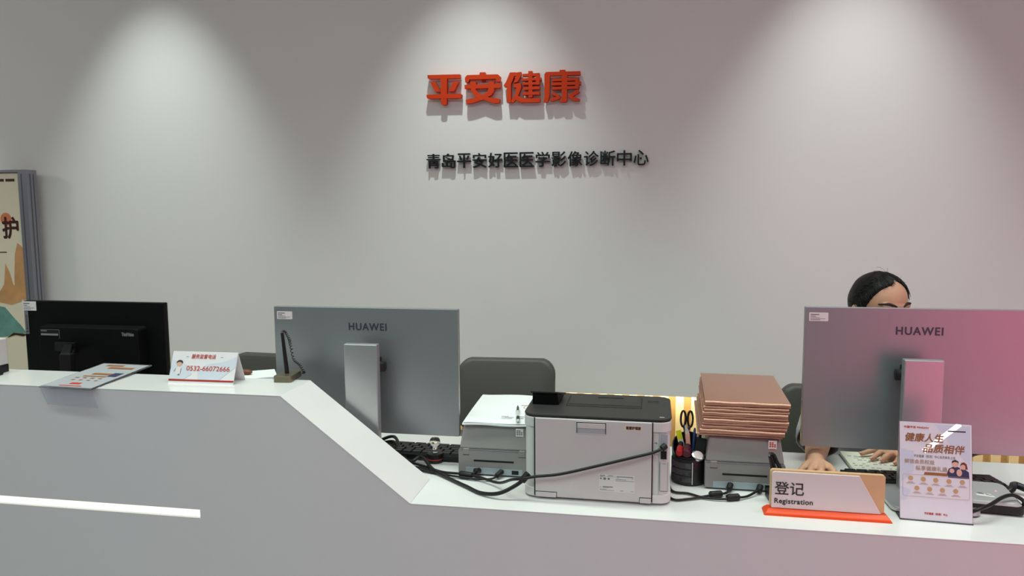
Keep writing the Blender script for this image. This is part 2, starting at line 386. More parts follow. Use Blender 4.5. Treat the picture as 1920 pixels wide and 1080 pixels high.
for sx in (-0.33, 0.33):
    MB().box(sx-0.03, -0.15, 0, sx+0.03, 0.10, 0.029).build('foot', M['alu'], db, 0.003)
b = MB(); b.box(0.20, 0.011, 1.248, 0.275, 0.012, 1.253); b.build('printed_rule', M['boardtext'], db)
# artwork: plain layered peaks
b = MB()
for k, (pts) in enumerate([[(0.20, 1.02), (0.245, 1.08), (0.262, 1.19), (0.285, 1.14), (0.30, 1.08), (0.335, 1.05), (0.345, 0.99), (0.28, 0.97), (0.20, 0.985)],
                           [(0.305, 1.0), (0.312, 1.12), (0.325, 1.24), (0.345, 1.30), (0.365, 1.285), (0.385, 1.26), (0.385, 1.0)]]):
    b.prism(pts, 0.0108-0.0003*k, 0.012, 'y')
b.build('artwork_peak', M['mount'], db)
b = MB()
b.prism([(0.05, 0.985), (0.12, 0.955), (0.19, 0.965), (0.24, 0.955), (0.29, 0.90), (0.33, 0.86), (0.36, 0.82), (0.27, 0.80), (0.05, 0.78)], 0.0112, 0.012, 'y')
b.build('artwork_hill', M['mount2'], db)
b = MB(); b.prism([(0.24, 0.79), (0.29, 0.807), (0.34, 0.80), (0.37, 0.812), (0.33, 0.815), (0.28, 0.818)], 0.0105, 0.012, 'y')
b.build('artwork_ground', M['boardtext'], db)
b = MB(); disc(b, 0.285, 0.012, 1.425, 0.034); b.build('seal', M['peach'], db)
b = MB(); text(b, '护', 0.262, 0.0113, 1.325, w=0.095, h=0.11, ext=0.0006, bold=0.003)
b.build('printed_text', M['boardtext'], db); b = MB(); bars(b, [(0.245, 1.622, 0.045, 0.014)], 0.0115); b.build('printed_line', M['boardtext'], db); b = MB(); bars(b, [(0.30, 1.622, 0.055, 0.014)], 0.0115)
b.build('printed_text', M['boardtext'], db)

# ================================================================ white device at the far left end
t = thing('desktop_device', (-1.835, 0.10, 1.01), 'white box with dark base and black cord at far left of the raised shelf', 'device')
MB().rrect(-0.06, -0.05, 0.062, 0.045, 0.008, 0.022, 0.096).build('housing', M['prn'], t, 0.003)
MB().rrect(-0.06, -0.05, 0.062, 0.045, 0.008, 0.0, 0.022).build('base', M['blackpl'], t, 0.002)
MB().tube(smoothpath([(0.03, -0.047, 0.085), (0.04, -0.06, 0.07), (0.05, -0.06, 0.045), (0.066, -0.05, 0.02), (0.074, -0.035, 0.006), (0.08, 0.0, 0.005)]), 0.0045).build('cord', M['cable'], t, smooth=True)

# ================================================================ monitors
def sticker(parent, x, y, z, w=0.046, h=0.022, m='label'):
    s = MB().rrect(x, z, x+w, z+h, 0.0015, y-0.0004, y, 3, 'y').build('asset_sticker', M[m], parent)
    b = MB(); k = w/0.046
    bars(b, [(x+0.003*k, z+h*0.72, 0.021*k, h*0.11), (x+0.003*k, z+h*0.53, 0.013*k, h*0.08), (x+0.003*k, z+h*0.40, 0.022*k, h*0.05), (x+0.003*k, z+h*0.26, 0.036*k, h*0.05), (x+0.003*k, z+h*0.12, 0.024*k, h*0.06)], y-0.0004)
    b.build('printed_lines', M['inkg'], s)
    return s
def silver_monitor(loc, label, rz, wid, z0, z1, lx, sx, sw, sz, logomat, lz):
    t = thing('computer_monitor', loc, label, 'monitor', 'silver monitors on the counter', rz)
    yb = 0.0
    MB().rrect(-wid/2, z0, wid/2, z1, 0.003, 0.0, 0.014, 4, 'y').build('back_shell', M['silver'], t, 0.0012)
    MB().rrect(-wid/2+0.001, z0+0.001, wid/2-0.001, z1-0.001, 0.003, 0.014, 0.020, 4, 'y').build('screen', M['dark'], t)
    st = MB().box(sx-sw/2, -0.078, 0.012, sx+sw/2, -0.056, sz).build('stand_column', M['silverlt'], t, 0.0025)
    b = MB(); b.tube([(sx-sw/2-0.004, -0.030, (z0+z1)/2+0.02), (sx+sw/2+0.004, -0.030, (z0+z1)/2+0.02)], 0.014, 20); b.box(sx-0.03, -0.056, (z0+z1)/2, sx+0.03, -0.0005, (z0+z1)/2+0.04); b.build('hinge', M['blackpl'], t, smooth=True)
    MB().rrect(sx-0.095, -0.205, sx+0.095, -0.03, 0.022, 0.003, 0.014).build('stand_base', M['silverlt'], t, 0.002)
    MB().rrect(sx-0.092, -0.202, sx+0.092, -0.033, 0.022, 0.0, 0.0035).build('base_pad', M['rubber'], t)
    b = MB(); text(b, 'HUAWEI', lx-0.054, -0.0002, lz, w=0.108, h=0.0195, ext=0.0006, bold=0.0006, sp=1.16); b.build('logo', M[logomat], t)
    sticker(t, -wid/2+0.009, -0.0002, z1-0.036)
    return t
silver_monitor((-0.760, 0.268, 0.76), 'silver grey computer monitor seen from behind, on the counter left of the laser printer', 0, 0.530, 0.084, 0.433, 0.010, 0.018, 0.0925, 0.346, 'logo', 0.371)
silver_monitor((0.668, 0.33, 0.76), 'silver computer monitor lit pink, seen from behind in front of the seated person', 0, 0.538, 0.085, 0.448, 0.001, -0.010, 0.089, 0.333, 'logo', 0.382)

t = thing('computer_monitor', (-1.735, 0.43, 0.76), 'black computer monitor seen from behind, at the left end behind the raised shelf', 'monitor')
MB().rrect(-0.252, 0.09, 0.252, 0.414, 0.004, 0.0, 0.012, 4, 'y').build('back_shell', M['blackscr'], t, 0.002)
MB().rrect(-0.252, 0.09, 0.252, 0.414, 0.003, 0.012, 0.02, 4, 'y').build('screen', M['dark'], t)
MB().loft([[(x, 0.001, z) for x, z in rr(-0.174, 0.135, 0.190, 0.341, 0.01)], [(x, -0.036, z) for x, z in rr(-0.17, 0.14, 0.184, 0.335, 0.008)]]).build('rear_bulge', M['blackscr'], t, 0.002)
b = MB(); b.prism([(-0.105, 0.262), (-0.035, 0.255), (-0.035, 0.289), (-0.105, 0.289)][::-1], -0.046, -0.035, 'y'); b.build('mount_plate', M['blackpl'], t, 0.001)
b = MB()
b.loft([[(-0.07, -0.045, 0.265), (-0.042, -0.045, 0.265), (-0.042, -0.045, 0.286), (-0.07, -0.045, 0.286)], [(-0.012, -0.13, 0.25), (0.024, -0.13, 0.25), (0.024, -0.13, 0.272), (-0.012, -0.13, 0.272)]])
b.box(-0.012, -0.135, 0.0, 0.024, -0.11, 0.271)
b.build('stand_arm', M['blackpl'], t, 0.003)
MB().rrect(-0.11, -0.22, 0.11, -0.03, 0.02, 0.0, 0.012).build('stand_base', M['blackpl'], t, 0.002)
sticker(t, -0.254, -0.0004, 0.382, 0.050, 0.030)
b = MB(); b.rrect(-0.2505, 0.305, -0.2365, 0.38, 0.001, -0.0006, 0.0, 2, 'y'); s = b.build('side_label', M['logo'], t)
me = text_mesh('Lenovo', w=0.055, h=0.008, ext=0.0003); b = MB(); b.add(me, Matrix.Translation((-0.2395, -0.0007, 0.312)) @ Matrix.Rotation(-PI/2, 4, 'Y')); b.build('printed_text', M['black'], s)
s.data.materials[0] = M['inkg']
b = MB(); text(b, 'ThinkVision', 0.128, -0.0362, 0.313, w=0.042, h=0.011, ext=0.0004, bold=0.0003); b.build('logo', M['logo2'], t)
s = MB().box(-0.162, -0.0366, 0.308, -0.094, -0.036, 0.327).build('spec_label', M['dark'], t)
b = MB(); bars(b, [(-0.160, 0.322, 0.022, 0.003), (-0.160, 0.309, 0.062, 0.006)], -0.0367); b.build('printed_lines', M['logo2'], s)
b = MB(); b.box(-0.162, -0.0367, 0.3275, -0.094, -0.0364, 0.3283); b.box(-0.094, -0.0367, 0.300, -0.0932, -0.0364, 0.3283); b.build('label_border', M['logo2'], s)

# ================================================================ acrylic leaflet holder on the raised shelf
t = thing('leaflet_holder', (-1.458, 0.0, 1.0105), 'clear acrylic leaflet holder lying on the raised shelf, its foot hanging over the front edge', 'leaflet holder')
def quad_slab(mb, a, b_, c, d_, th):
    n = (Vector(b_)-Vector(a)).cross(Vector(d_)-Vector(a)).normalized()*th
    P = [Vector(p) for p in (a, b_, c, d_)]
    return mb.loft([P, [p+n for p in P]])
pa, pb, pc, pd = (-0.073, -0.019, 0.0), (0.085, -0.028, 0.0), (0.064, 0.240, 0.006), (-0.096, 0.246, 0.006)
b = MB(); quad_slab(b, pa, pb, pc, pd, 0.003); b.build('clear_sheet', M['acrylic'], t, 0.0006)
b = MB(); quad_slab(b, (-0.071, -0.020, 0.0025), (0.084, -0.029, 0.0025), (0.108, -0.036, -0.042), (-0.042, -0.028, -0.041), 0.003); b.build('hanging_foot', M['acrylic'], t, 0.0006)
def onq(u, v, dz=0.0034):
    p = Vector(pa)*(1-u)*(1-v)+Vector(pb)*u*(1-v)+Vector(pc)*u*v+Vector(pd)*(1-u)*v; return p+Vector((0, 0, dz))
def qp(mb, u0, v0, u1, v1, dz=0.0038): mb.poly([onq(u0, v0, dz), onq(u1, v0, dz), onq(u1, v1, dz), onq(u0, v1, dz)])
b = MB(); quad_slab(b, onq(0.03, 0.03, 0.0031), onq(0.97, 0.03, 0.0031), onq(0.97, 0.97, 0.0031), onq(0.03, 0.97, 0.0031), 0.0003); lf = b.build('leaflet', M['greyleaf'], t)
b = MB()
for u0, v0, u1, v1 in ((0.2, 0.86, 0.55, 0.92), (0.35, 0.76, 0.85, 0.83), (0.35, 0.50, 0.72, 0.57), (0.28, 0.42, 0.74, 0.46)):
    qp(b, u0, v0, u1, v1); b.build('printed_block', M['inkgold'], lf); b = MB()
for i in range(4): qp(b, 0.22+0.15*i, 0.35, 0.29+0.15*i, 0.385)
for i in range(4): qp(b, 0.25+0.15*i, 0.27, 0.31+0.15*i, 0.30)
b.build('printed_text', M['inkgold'], lf)
b = MB(); qp(b, 0.72, 0.45, 0.90, 0.60); b.build('printed_picture', M['navy'], lf)
b = MB(); qp(b, 0.40, 0.13, 0.60, 0.19); b.build('printed_red_text', M['inkred'], lf); b = MB(); qp(b, 0.30, 0.06, 0.72, 0.085); b.build('printed_red_text', M['inkred'], lf)

# ================================================================ tent card with the phone number
t = thing('tent_card', (-1.142, 0.115, 1.01), 'white folded tent card with a red phone number on the raised shelf', 'tent card', rz=R(1.2))
W2 = 0.092; Hc = 0.079; dy = 0.032
def tc(x, z, off=0.0):  # on the front leaf, z is 0..1
    n = Vector((0, -Hc, dy)).normalized()
    p = Vector((x, -dy*(1-z), Hc*z))+n*off; return p
def leaf(mb, s):
    th = 0.0018
    mb.loft([[(x, y, z) for y, z in ((s*dy, 0), (0, Hc), (0, Hc-0.004), (s*(dy-th), 0))] for x in (-W2, W2)]); return mb
leaf(MB(), -1).build('front_leaf', M['tentw'], t); leaf(MB(), 1).build('back_leaf', M['tentw'], t)
def tcpoly(mb, pts, off): mb.poly([tc(x, z, off) for x, z in pts])
b = MB(); tcpoly(b, [(-0.092, 0.13), (-0.05, 0.13), (-0.028, 0.3), (-0.045, 0.55), (-0.07, 0.68), (-0.0905, 0.72)], 0.0006); b.build('painted_tint', M['tentb'], t); b = MB(); tcpoly(b, [(-0.01, 0.13), (0.05, 0.13), (0.0915, 0.55), (0.0905, 0.86), (0.06, 0.7), (0.01, 0.6), (-0.012, 0.35)], 0.0006)
b.build('painted_tint', M['tentb'], t)
b = MB(); tcpoly(b, [(-0.092, 0.07), (0.092, 0.07), (0.092, 0.125), (-0.092, 0.125)], 0.0007); b.build('red_band', M['inkred2'], t)
def tctext(mb, s, x, z, w, h, off=0.02, shear=0.0):
    me = text_mesh(s, w=w, h=h, bold=off, shear=shear)
    ax = Vector((0, dy, Hc)).normalized(); n = Vector((0, -Hc, dy)).normalized()
    o = tc(x, z, 0.0008)
    for v in me.vertices:
        p = o+Vector((v.co.x, 0, 0))+ax*v.co.z-n*v.co.y; v.co = p
    mb.add(me); bpy.data.meshes.remove(me)
b = MB(); tctext(b, '服务监督电话', -0.037, 0.78, 0.069, 0.0115, 0.0002, 0.12); b.build('printed_title', M['inkred'], t); b = MB(); tctext(b, '0532-66072666', -0.046, 0.40, 0.122, 0.0125, 0.0002); b.build('printed_red_text', M['inkred'], t)
b = MB(); tcpoly(b, [(-0.052, 0.825), (-0.045, 0.825), (-0.045, 0.837), (-0.052, 0.837)], 0.0008); b.build('printed_dash', M['inkg'], t); b = MB(); tcpoly(b, [(0.046, 0.825), (0.053, 0.825), (0.053, 0.837), (0.046, 0.837)], 0.0008); b.build('printed_dash', M['inkg'], t)
def tcdisc(mb, x, z, rx, rz_, off, n=16): tcpoly(mb, [(x+rx*math.cos(2*PI*i/n), z+rz_*math.sin(2*PI*i/n)) for i in range(n)], off)
b = MB(); tcdisc(b, -0.068, 0.605, 0.0085, 0.09, 0.0008); b.build('printed_face', M['face'], t)
b = MB(); tcpoly(b, [(-0.0765, 0.60), (-0.077, 0.66), (-0.073, 0.71), (-0.068, 0.725), (-0.062, 0.71), (-0.0585, 0.66), (-0.0595, 0.60), (-0.062, 0.64), (-0.068, 0.665), (-0.074, 0.645)], 0.001); b.build('printed_hair', M['ink'], t)
b = MB(); tcpoly(b, [(-0.077, 0.28), (-0.061, 0.28), (-0.062, 0.46), (-0.066, 0.51), (-0.071, 0.51), (-0.076, 0.46)], 0.0008); b.build('printed_coat', M['label'], t)
b = MB(); tcpoly(b, [(-0.077, 0.46), (-0.0755, 0.47), (-0.079, 0.36), (-0.081, 0.37)], 0.001); tcpoly(b, [(-0.062, 0.46), (-0.0605, 0.46), (-0.0605, 0.30), (-0.0625, 0.30)], 0.001); tcdisc(b, -0.0655, 0.265, 0.003, 0.025, 0.001); b.build('printed_lines', M['inkg'], t)

# ================================================================ pen stands
def pen_stand(loc, label, rz, lean, hgt, base_m, fat=1.0):
    t = thing('pen_stand', loc, label, 'pen stand', 'pen stands with coiled cord on the counter', rz)
    MB().rrect(-0.024, -0.042, 0.024, 0.042, 0.008, 0.0, 0.017).build('base', M[base_m], t, 0.0015)
    pn = MB(); pn.tube([(0.0, -0.004, 0.014), (lean*0.1, -0.004, 0.03), (lean*0.9, -0.004, hgt-0.004), (lean, -0.004, hgt)], 0, 12, [0.0058*fat, 0.0058*fat, 0.0040*fat, 0.0036*fat])
    p = pn.build('pen', M['blackpl'], t, smooth='auto')
    b = MB(); b.tube([(lean, -0.004, hgt-0.001), (lean*1.02, -0.004, hgt+0.006)], 0.0032, 10); b.build('metal_tip', M['chrome'], p, smooth='auto')
    pts = []
    pth = smoothpath([(lean, -0.004, hgt+0.005), (lean+0.008, -0.002, hgt+0.002), (lean+0.017, 0.0, hgt-0.016), (lean*0.7+0.018, 0.0, hgt*0.72), (lean*0.4+0.021, 0.004, hgt*0.42), (0.026, 0.02, 0.035), (0.032, 0.035, 0.012), (0.026, 0.040, 0.008)], 30)
    for i, q in enumerate(pth):
        a = i*0.9; k = min(1, i/8)*min(1, (len(pth)-i)/8)
        pts.append(Vector(q)+Vector((math.cos(a), math.sin(a), 0.3*math.sin(a)))*0.0031*k*fat)
    MB().tube(pts, 0.0011*fat, 5).build('coiled_cord', M['cable'], t, smooth=True)
    return t
pen_stand((-0.940, 0.170, 1.01), 'black desk pen with coiled cord in bronze base at the right end of the shelf', R(6), -0.010, 0.126, 'bronze')
pen_stand((0.318, 0.158, 0.76), 'black desk pen with coiled cord leaning behind the registration sign', R(4), -0.024, 0.112, 'blackpl', 1.4)

# ================================================================ left desk clutter behind the raised shelf
t = thing('storage_box', (-1.43, 0.445, 0.76), 'grey box behind the raised shelf carrying a wood board and papers', 'box')
MB().rrect(-0.045, -0.075, 0.25, 0.105, 0.006, 0.0, 0.170).build('box_body', M['boxgrey'], t, 0.002)
t = MB().box(-0.056, -0.085, 0.0, 0.056, 0.085, 0.012).build('wooden_board', M['lightwood'], None, 0.002)
t.location = (-1.418, 0.455, 0.9305); tag(t, 'flat light wood board lying behind the tent card', 'board')
t = thing('document_stack', (-1.122, 0.452, 0.9305), 'small stack of white papers on a dark folder behind the bronze pen stand', 'papers', rz=R(32))
MB().box(-0.20, 0.002, 0.0, 0.0, 0.12, 0.012).build('folder_cover', M['inkg'], t, 0.001)
MB().box(-0.202, 0.0, 0.0122, 0.002, 0.118, 0.018).build('sheets', M['paper'], t)
b = MB(); b.tube([(-0.03, 0, 0), (0.0, 0.0, 0.0), (0.02, 0, 0), (0.03, 0, 0)], 0, 14, [0.006, 0.011, 0.011, 0.006])
b.xf(Matrix.Scale(0.75, 4, Vector((0, 0, 1))))
t = b.build('wooden_seal', M['brownwood'], None, smooth='auto'); t.location = (-1.242, 0.462, 0.9569); tag(t, 'dark brown rounded wooden seal lying on the white papers', 'seal')

# ================================================================ office chairs
def make_chair(loc, label, rz, wb, htop):
    t = thing('office_chair', loc, label, 'chair', 'grey leather chairs behind the counter', rz)
    # backrest: curved padded slab, faces the counter (-y)
    rings = []
    n = 14
    def outline(y, ins):
        pts = []
        for x, z in rr(-wb/2+ins, 0.52, wb/2-ins, htop-ins, 0.055, 6):
            z2 = z-0.012*(abs(x)/(wb/2))**2 if z > 0.7 else z
            pts.append((x, y+0.05*(x/(wb/2))**2*-1+0.06*((z-0.52)/(htop-0.52)), z2))
        return pts
    rings = [outline(-0.018, 0.016), outline(-0.026, 0.006) , outline(-0.016, 0.0), outline(0.016, 0.0), outline(0.026, 0.006), outline(0.018, 0.016)]
    rings = [outline(-0.028, 0.014), outline(-0.022, 0.004), outline(-0.012, 0.0), outline(0.012, 0.0), outline(0.022, 0.004), outline(0.028, 0.014)]
    MB().loft(rings).build('backrest', M['leather'], t, smooth='auto')
    b = MB(); b.loft([[(x, y, z) for x, y in rr(-wb/2-0.02, -0.44, wb/2+0.02, 0.03, 0.07, 6)] for z in (0.44, 0.455)]+[[(x, y, 0.50) for x, y in rr(-wb/2-0.005, -0.425, wb/2+0.005, 0.015, 0.07, 6)]])
    b.build('seat', M['leather'], t, smooth='auto')
    b = MB(); b.tube(smoothpath([(0, -0.2, 0.43), (0, 0.0, 0.42), (0, 0.09, 0.46), (0, 0.105, 0.62)]), 0.016); b.build('back_support', M['chrome'], t, smooth=True)
    MB().lathe([(0.045, 0.44), (0.045, 0.40), (0.022, 0.39), (0.022, 0.10), (0.04, 0.09)], 16, (0, -0.2, 0)).build('gas_column', M['chrome'], t, smooth='auto')
    for k in range(5):
        a = 2*PI*k/5; c, s = math.cos(a), math.sin(a)
        l = MB().tube([(0.02*c, -0.2+0.02*s, 0.10), (0.28*c, -0.2+0.28*s, 0.065)], 0, 8, [0.022, 0.013]).build('leg', M['chrome'], t, smooth=True)
        w_ = MB(); w_.caps((0.28*c-0.012*s, -0.2+0.28*s+0.012*c, 0.026), 0.026, (0.28*c+0.012*s, -0.2+0.28*s-0.012*c, 0.026), 0.026, 14); w_.build('caster', M['rubber'], l, smooth=True)
    return t
make_chair((-0.592, 1.47, 0), 'empty grey leather chair visible between the silver monitor and the laser printer', R(3), 0.425, 0.822)
make_chair((-1.675, 1.46, 0), 'empty grey leather chair behind the white tent card', R(-4), 0.44, 0.812)
make_chair((0.72, 1.10, 0), 'grey leather chair with the seated person in it, behind the pink-lit monitor', R(0), 0.50, 0.835)

# ================================================================ keyboards
def keyboard(loc, rz, label, W, Dp):
    t = thing('keyboard', loc, label, 'keyboard', 'black keyboards on the worktop', rz)
    b = MB(); b.prism([(-Dp/2, 0.004), (Dp/2, 0.004), (Dp/2, 0.011), (-Dp/2, 0.019)], -W/2, W/2, 'x'); b.build('case', M['blackpl'], t, 0.002)
    for sx in (-W/2+0.05, W/2-0.05):
        MB().box(sx-0.012, -Dp/2+0.004, 0.0, sx+0.012, -Dp/2+0.016, 0.0042).build('foot', M['rubber'], t)
    rows = [15, 15, 14, 13, 8]
    shared = {}
    u = (W-0.014)/15; dv = (Dp-0.012)/5
    for r_, nk in enumerate(rows):
        # row 0 (function row) is farthest from the typist, i.e. nearest the front of the counter
        y = -Dp/2+0.006+dv*(r_+0.5)
        ws = [1]*nk
        if r_ == 1: ws = [1]*14+[1]
        if r_ == 2: ws = [1.5]+[1]*12+[1.5]
        if r_ == 3: ws = [2]+[1]*11+[2]
        if r_ == 4: ws = [1.25, 1.25, 1.25, 5.5, 1.25, 1.25, 1.25, 2]
        x = -W/2+0.007
        for wk in ws:
            cx = x+wk*u/2; x += wk*u
            if wk not in shared:
                hw, hd = wk*u/2-0.0011, dv/2-0.0011
                k = MB().loft([[(px, py, 0.0) for px, py in ((-hw, -hd), (hw, -hd), (hw, hd), (-hw, hd))], [(px, py, 0.006) for px, py in ((-hw+0.002, -hd+0.002), (hw-0.002, -hd+0.002), (hw-0.002, hd-0.0015), (-hw+0.002, hd-0.0015))]]).build('key', M['blackpl'], t)
                shared[wk] = k
            else:
                k = dup(shared[wk], t)
            zz = 0.019-(y+Dp/2)/Dp*0.008-0.0005
            k.location = (cx, y, zz); k.rotation_euler = (-math.atan(0.008/Dp), 0, 0)
    return t
keyboard((-0.715, 0.358, 0.76), R(-1), 'black keyboard under the left silver monitor, behind the crystal stamp', 0.44, 0.118)
keyboard((0.695, 0.335, 0.76), R(1.5), 'black keyboard under the pink-lit monitor, in front of the open notebook', 0.37, 0.10)

t = thing('computer_mouse', (-0.722, 0.288, 0.76), 'grey computer mouse beside the sloped step of the counter', 'mouse', rz=R(10))
b = MB(); b.ell((0, 0, 0.004), (0.030, 0.050, 0.030), 20, 12); bmesh.ops.bisect_plane(b.bm, geom=b.bm.verts[:]+b.bm.edges[:]+b.bm.faces[:], plane_co=(0, 0, 0), plane_no=(0, 0, -1), clear_outer=True)
bmesh.ops.holes_fill(b.bm, edges=b.bm.edges[:]); b.build('mouse_shell', M['mouse'], t, smooth='auto')
MB().box(-0.003, 0.022, 0.026, 0.003, 0.036, 0.034).build('scroll_wheel', M['rubber'], t, 0.001)
t = MB().rrect(-0.075, -0.045, 0.075, 0.045, 0.008, 0, 0.003).build('mouse_pad', M['rubber']); t.location = (0.425, 0.300, 0.7602)
tag(t, 'black mouse pad under the hand, behind the registration sign', 'mouse pad')

# ================================================================ crystal stamp
t = thing('stamp', (-0.573, 0.298, 0.76), 'round black stamp with a clear crystal ball handle beside the grey scanner', 'stamp')
b = MB(); b.lathe([(0.022, 0.0), (0.0225, 0.002), (0.0225, 0.0095)], 28); b.build('ink_base', M['blackpl'], t, smooth='auto')
MB().lathe([(0.0228, 0.0095), (0.0228, 0.0120)], 28).build('red_ring', M['inkred2'], t, smooth='auto')
MB().lathe([(0.0225, 0.012), (0.0225, 0.0235), (0.0215, 0.0255), (0.009, 0.027)], 28).build('black_collar', M['blackpl'], t, smooth='auto')
b = MB(); b.lathe([(0.0068, 0.0272), (0.0068, 0.040), (0.0085, 0.044), (0.0125, 0.049), (0.0148, 0.056), (0.0146, 0.061), (0.0125, 0.066), (0.009, 0.0685), (0.003, 0.0695)], 28)
b.build('crystal_handle', M['glass'], t, smooth='auto')

# ================================================================ two grey passbook scanners
def scanner(loc, label, rz=0.0, qr=True):
    t = thing('document_scanner', loc, label, 'scanner', 'grey scanners on the worktop', rz)
    W = 0.192; h1 = 0.068
    b = MB()
    b.prism([(-0.003, 0.004), (0.20, 0.004), (0.20, h1), (0.0, h1)], 0, W, 'x'); b.box(0.012, 0.012, 0, W-0.012, 0.19, 0.0045)
    b.build('lower_body', M['scan'], t, 0.004)
    b = MB()
    b.loft([[(0.002, 0.003, h1+0.001), (W-0.002, 0.003, h1+0.001), (W-0.002, 0.2, h1+0.001), (0.002, 0.2, h1+0.001)],
            [(0.010, 0.022, 0.129), (W-0.010, 0.022, 0.129), (W-0.010, 0.2, 0.132), (0.010, 0.2, 0.132)]])
    b.build('upper_cover', M['scan'], t, 0.005)
    for x0 in (0.013, W-0.029):
        MB().box(x0, -0.0012, h1-0.013, x0+0.016, 0.006, h1+0.003).build('cover_tab', M['scan'], t, 0.0006)
        MB().box(x0-0.0008, -0.0008, h1-0.0144, x0+0.0168, 0.004, h1-0.0128).build('tab_gap', M['dark'], t)
    MB().box(0.002, -0.0006, h1-0.0006, W-0.002, 0.1, h1+0.0012).build('cover_seam', M['inkg'], t)
    MB().box(0.042, -0.0021, 0.038, W-0.043, 0.004, 0.0425).build('paper_slot', M['dark'], t)
    f = MB().box(0.020, -0.0036, 0.005, W-0.020, 0.003, 0.0215).build('port_panel', M['scanport'], t)
    MB().box(W-0.048, -0.0044, 0.0085, W-0.030, -0.003, 0.0185).build('power_switch', M['dark'], f)
    s = MB().box(W-0.040, 0.013, 0.100, W-0.020, 0.0138, 0.1265); s.xf(Matrix.Translation((0, 0.0015, 0)))
    s = s.build('asset_sticker', M['label'], t); s.rotation_euler = (0, 0, 0)
    b = MB(); [b.box(W-0.0375+0.0055*i, 0.0138, 0.110+0.0047*j, W-0.0375+0.0055*i+0.004, 0.0142, 0.110+0.0047*j+0.003) for i in range(3) for j in range(3) if (i+j) != 4]; b.box(W-0.037, 0.0138, 0.103, W-0.023, 0.0142, 0.105); b.build('printed_lines', M['inkred' if qr else 'inkg'], s)
    return t
scanner((-0.484, 0.212, 0.76), 'grey document scanner with paper sheets on top, left of the laser printer', R(0), False)
scanner((0.150, 0.212, 0.76), 'grey document scanner carrying the stack of rose gold folders', R(0), True)

# ================================================================ paper stack and pen on the left scanner
t = thing('paper_stack', (-0.376, 0.375, 0.8935), 'stack of white paper sheets on the left grey scanner', 'paper', rz=R(2.5))
def sheet(z0, z1, dx, dy, curl):
    b = MB(); nx, ny = 10, 8; top = []; bot = []
    rows = []
    for (zz) in (z0, z1):
        g = [[b.bm.verts.new((-0.105+0.21*i/nx+dx, -0.152+0.305*j/ny+dy, zz+curl*max(0, (1-j/3))**2*(0.5+0.5*math.cos(i*0.9))*0.5+0.0012*math.sin(i*0.8+j*0.5))) for i in range(nx+1)] for j in range(ny+1)]
        rows.append(g)
    for g in rows:
        for j in range(ny):
            for i in range(nx): b.bm.faces.new((g[j][i], g[j][i+1], g[j+1][i+1], g[j+1][i]))
    A, B = rows
    for i in range(nx):
        b.bm.faces.new((A[0][i], A[0][i+1], B[0][i+1], B[0][i])); b.bm.faces.new((A[ny][i], A[ny][i+1], B[ny][i+1], B[ny][i]))
    for j in range(ny):
        b.bm.faces.new((A[j][0], A[j+1][0], B[j+1][0], B[j][0])); b.bm.faces.new((A[j][nx], A[j+1][nx], B[j+1][nx], B[j][nx]))
    return b
sheet(0.0, 0.0038, 0, -0.002, -0.001).build('lower_sheets', M['paper'], t)
tp = sheet(0.0046, 0.0058, 0.002, 0.001, 0.002).build('top_sheet', M['paper'], t)
b = MB()
b.prism([(0.058+0.018*math.cos(2*PI*i/24), 0.012+0.022*math.sin(2*PI*i/24)) for i in range(24)], 0.0070, 0.0073, 'z')
b.build('red_seal_print', M['label'], tp)
b = MB()
for i in range(24):
    a = 2*PI*i/24; b.box(0.058+0.018*math.cos(a)-0.0015, 0.012+0.022*math.sin(a)-0.0012, 0.0072, 0.058+0.018*math.cos(a)+0.0015, 0.012+0.022*math.sin(a)+0.0012, 0.0076)
b.build('red_seal_ring', M['face'], tp)
b = MB()
for x0, y0, L in ((0.03, 0.03, 0.02), (0.078, 0.028, 0.02), (0.08, 0.018, 0.018), (-0.01, -0.088, 0.02), (0.0, -0.096, 0.025), (-0.008, -0.105, 0.03), (0.03, -0.088, 0.03), (0.06, -0.1, 0.03), (0.065, -0.107, 0.025), (0.035, -0.104, 0.018)):
    b.box(x0, y0, 0.0072, x0+L, y0+0.0022, 0.0077)
b.build('printed_lines', M['inkg'], tp)
t = thing('ballpoint_pen', (-0.337, 0.290, 0.9072), 'black and clear pen lying on the white paper stack', 'pen', rz=R(100))
b = MB(); b.tube([(-0.070, 0, 0), (-0.058, 0, 0)], 0, 10, [0.0012, 0.0042]); b.build('tip_cone', M['clearb'], t, smooth='auto')
MB().tube([(-0.058, 0, 0), (-0.028, 0, 0)], 0.0046, 10).build('rubber_grip', M['blackpl'], t, smooth='auto')
MB().tube([(-0.028, 0, 0), (0.030, 0, 0)], 0.0043, 10).build('clear_barrel', M['clearb'], t, smooth='auto')
MB().tube([(0.030, 0, 0), (0.066, 0, 0), (0.070, 0, 0)], 0, 10, [0.0047, 0.0047, 0.003]).build('cap', M['smoke'], t, smooth='auto')
MB().box(0.034, -0.0015, 0.0046, 0.070, 0.0015, 0.0062).build('clip', M['blackpl'], t)

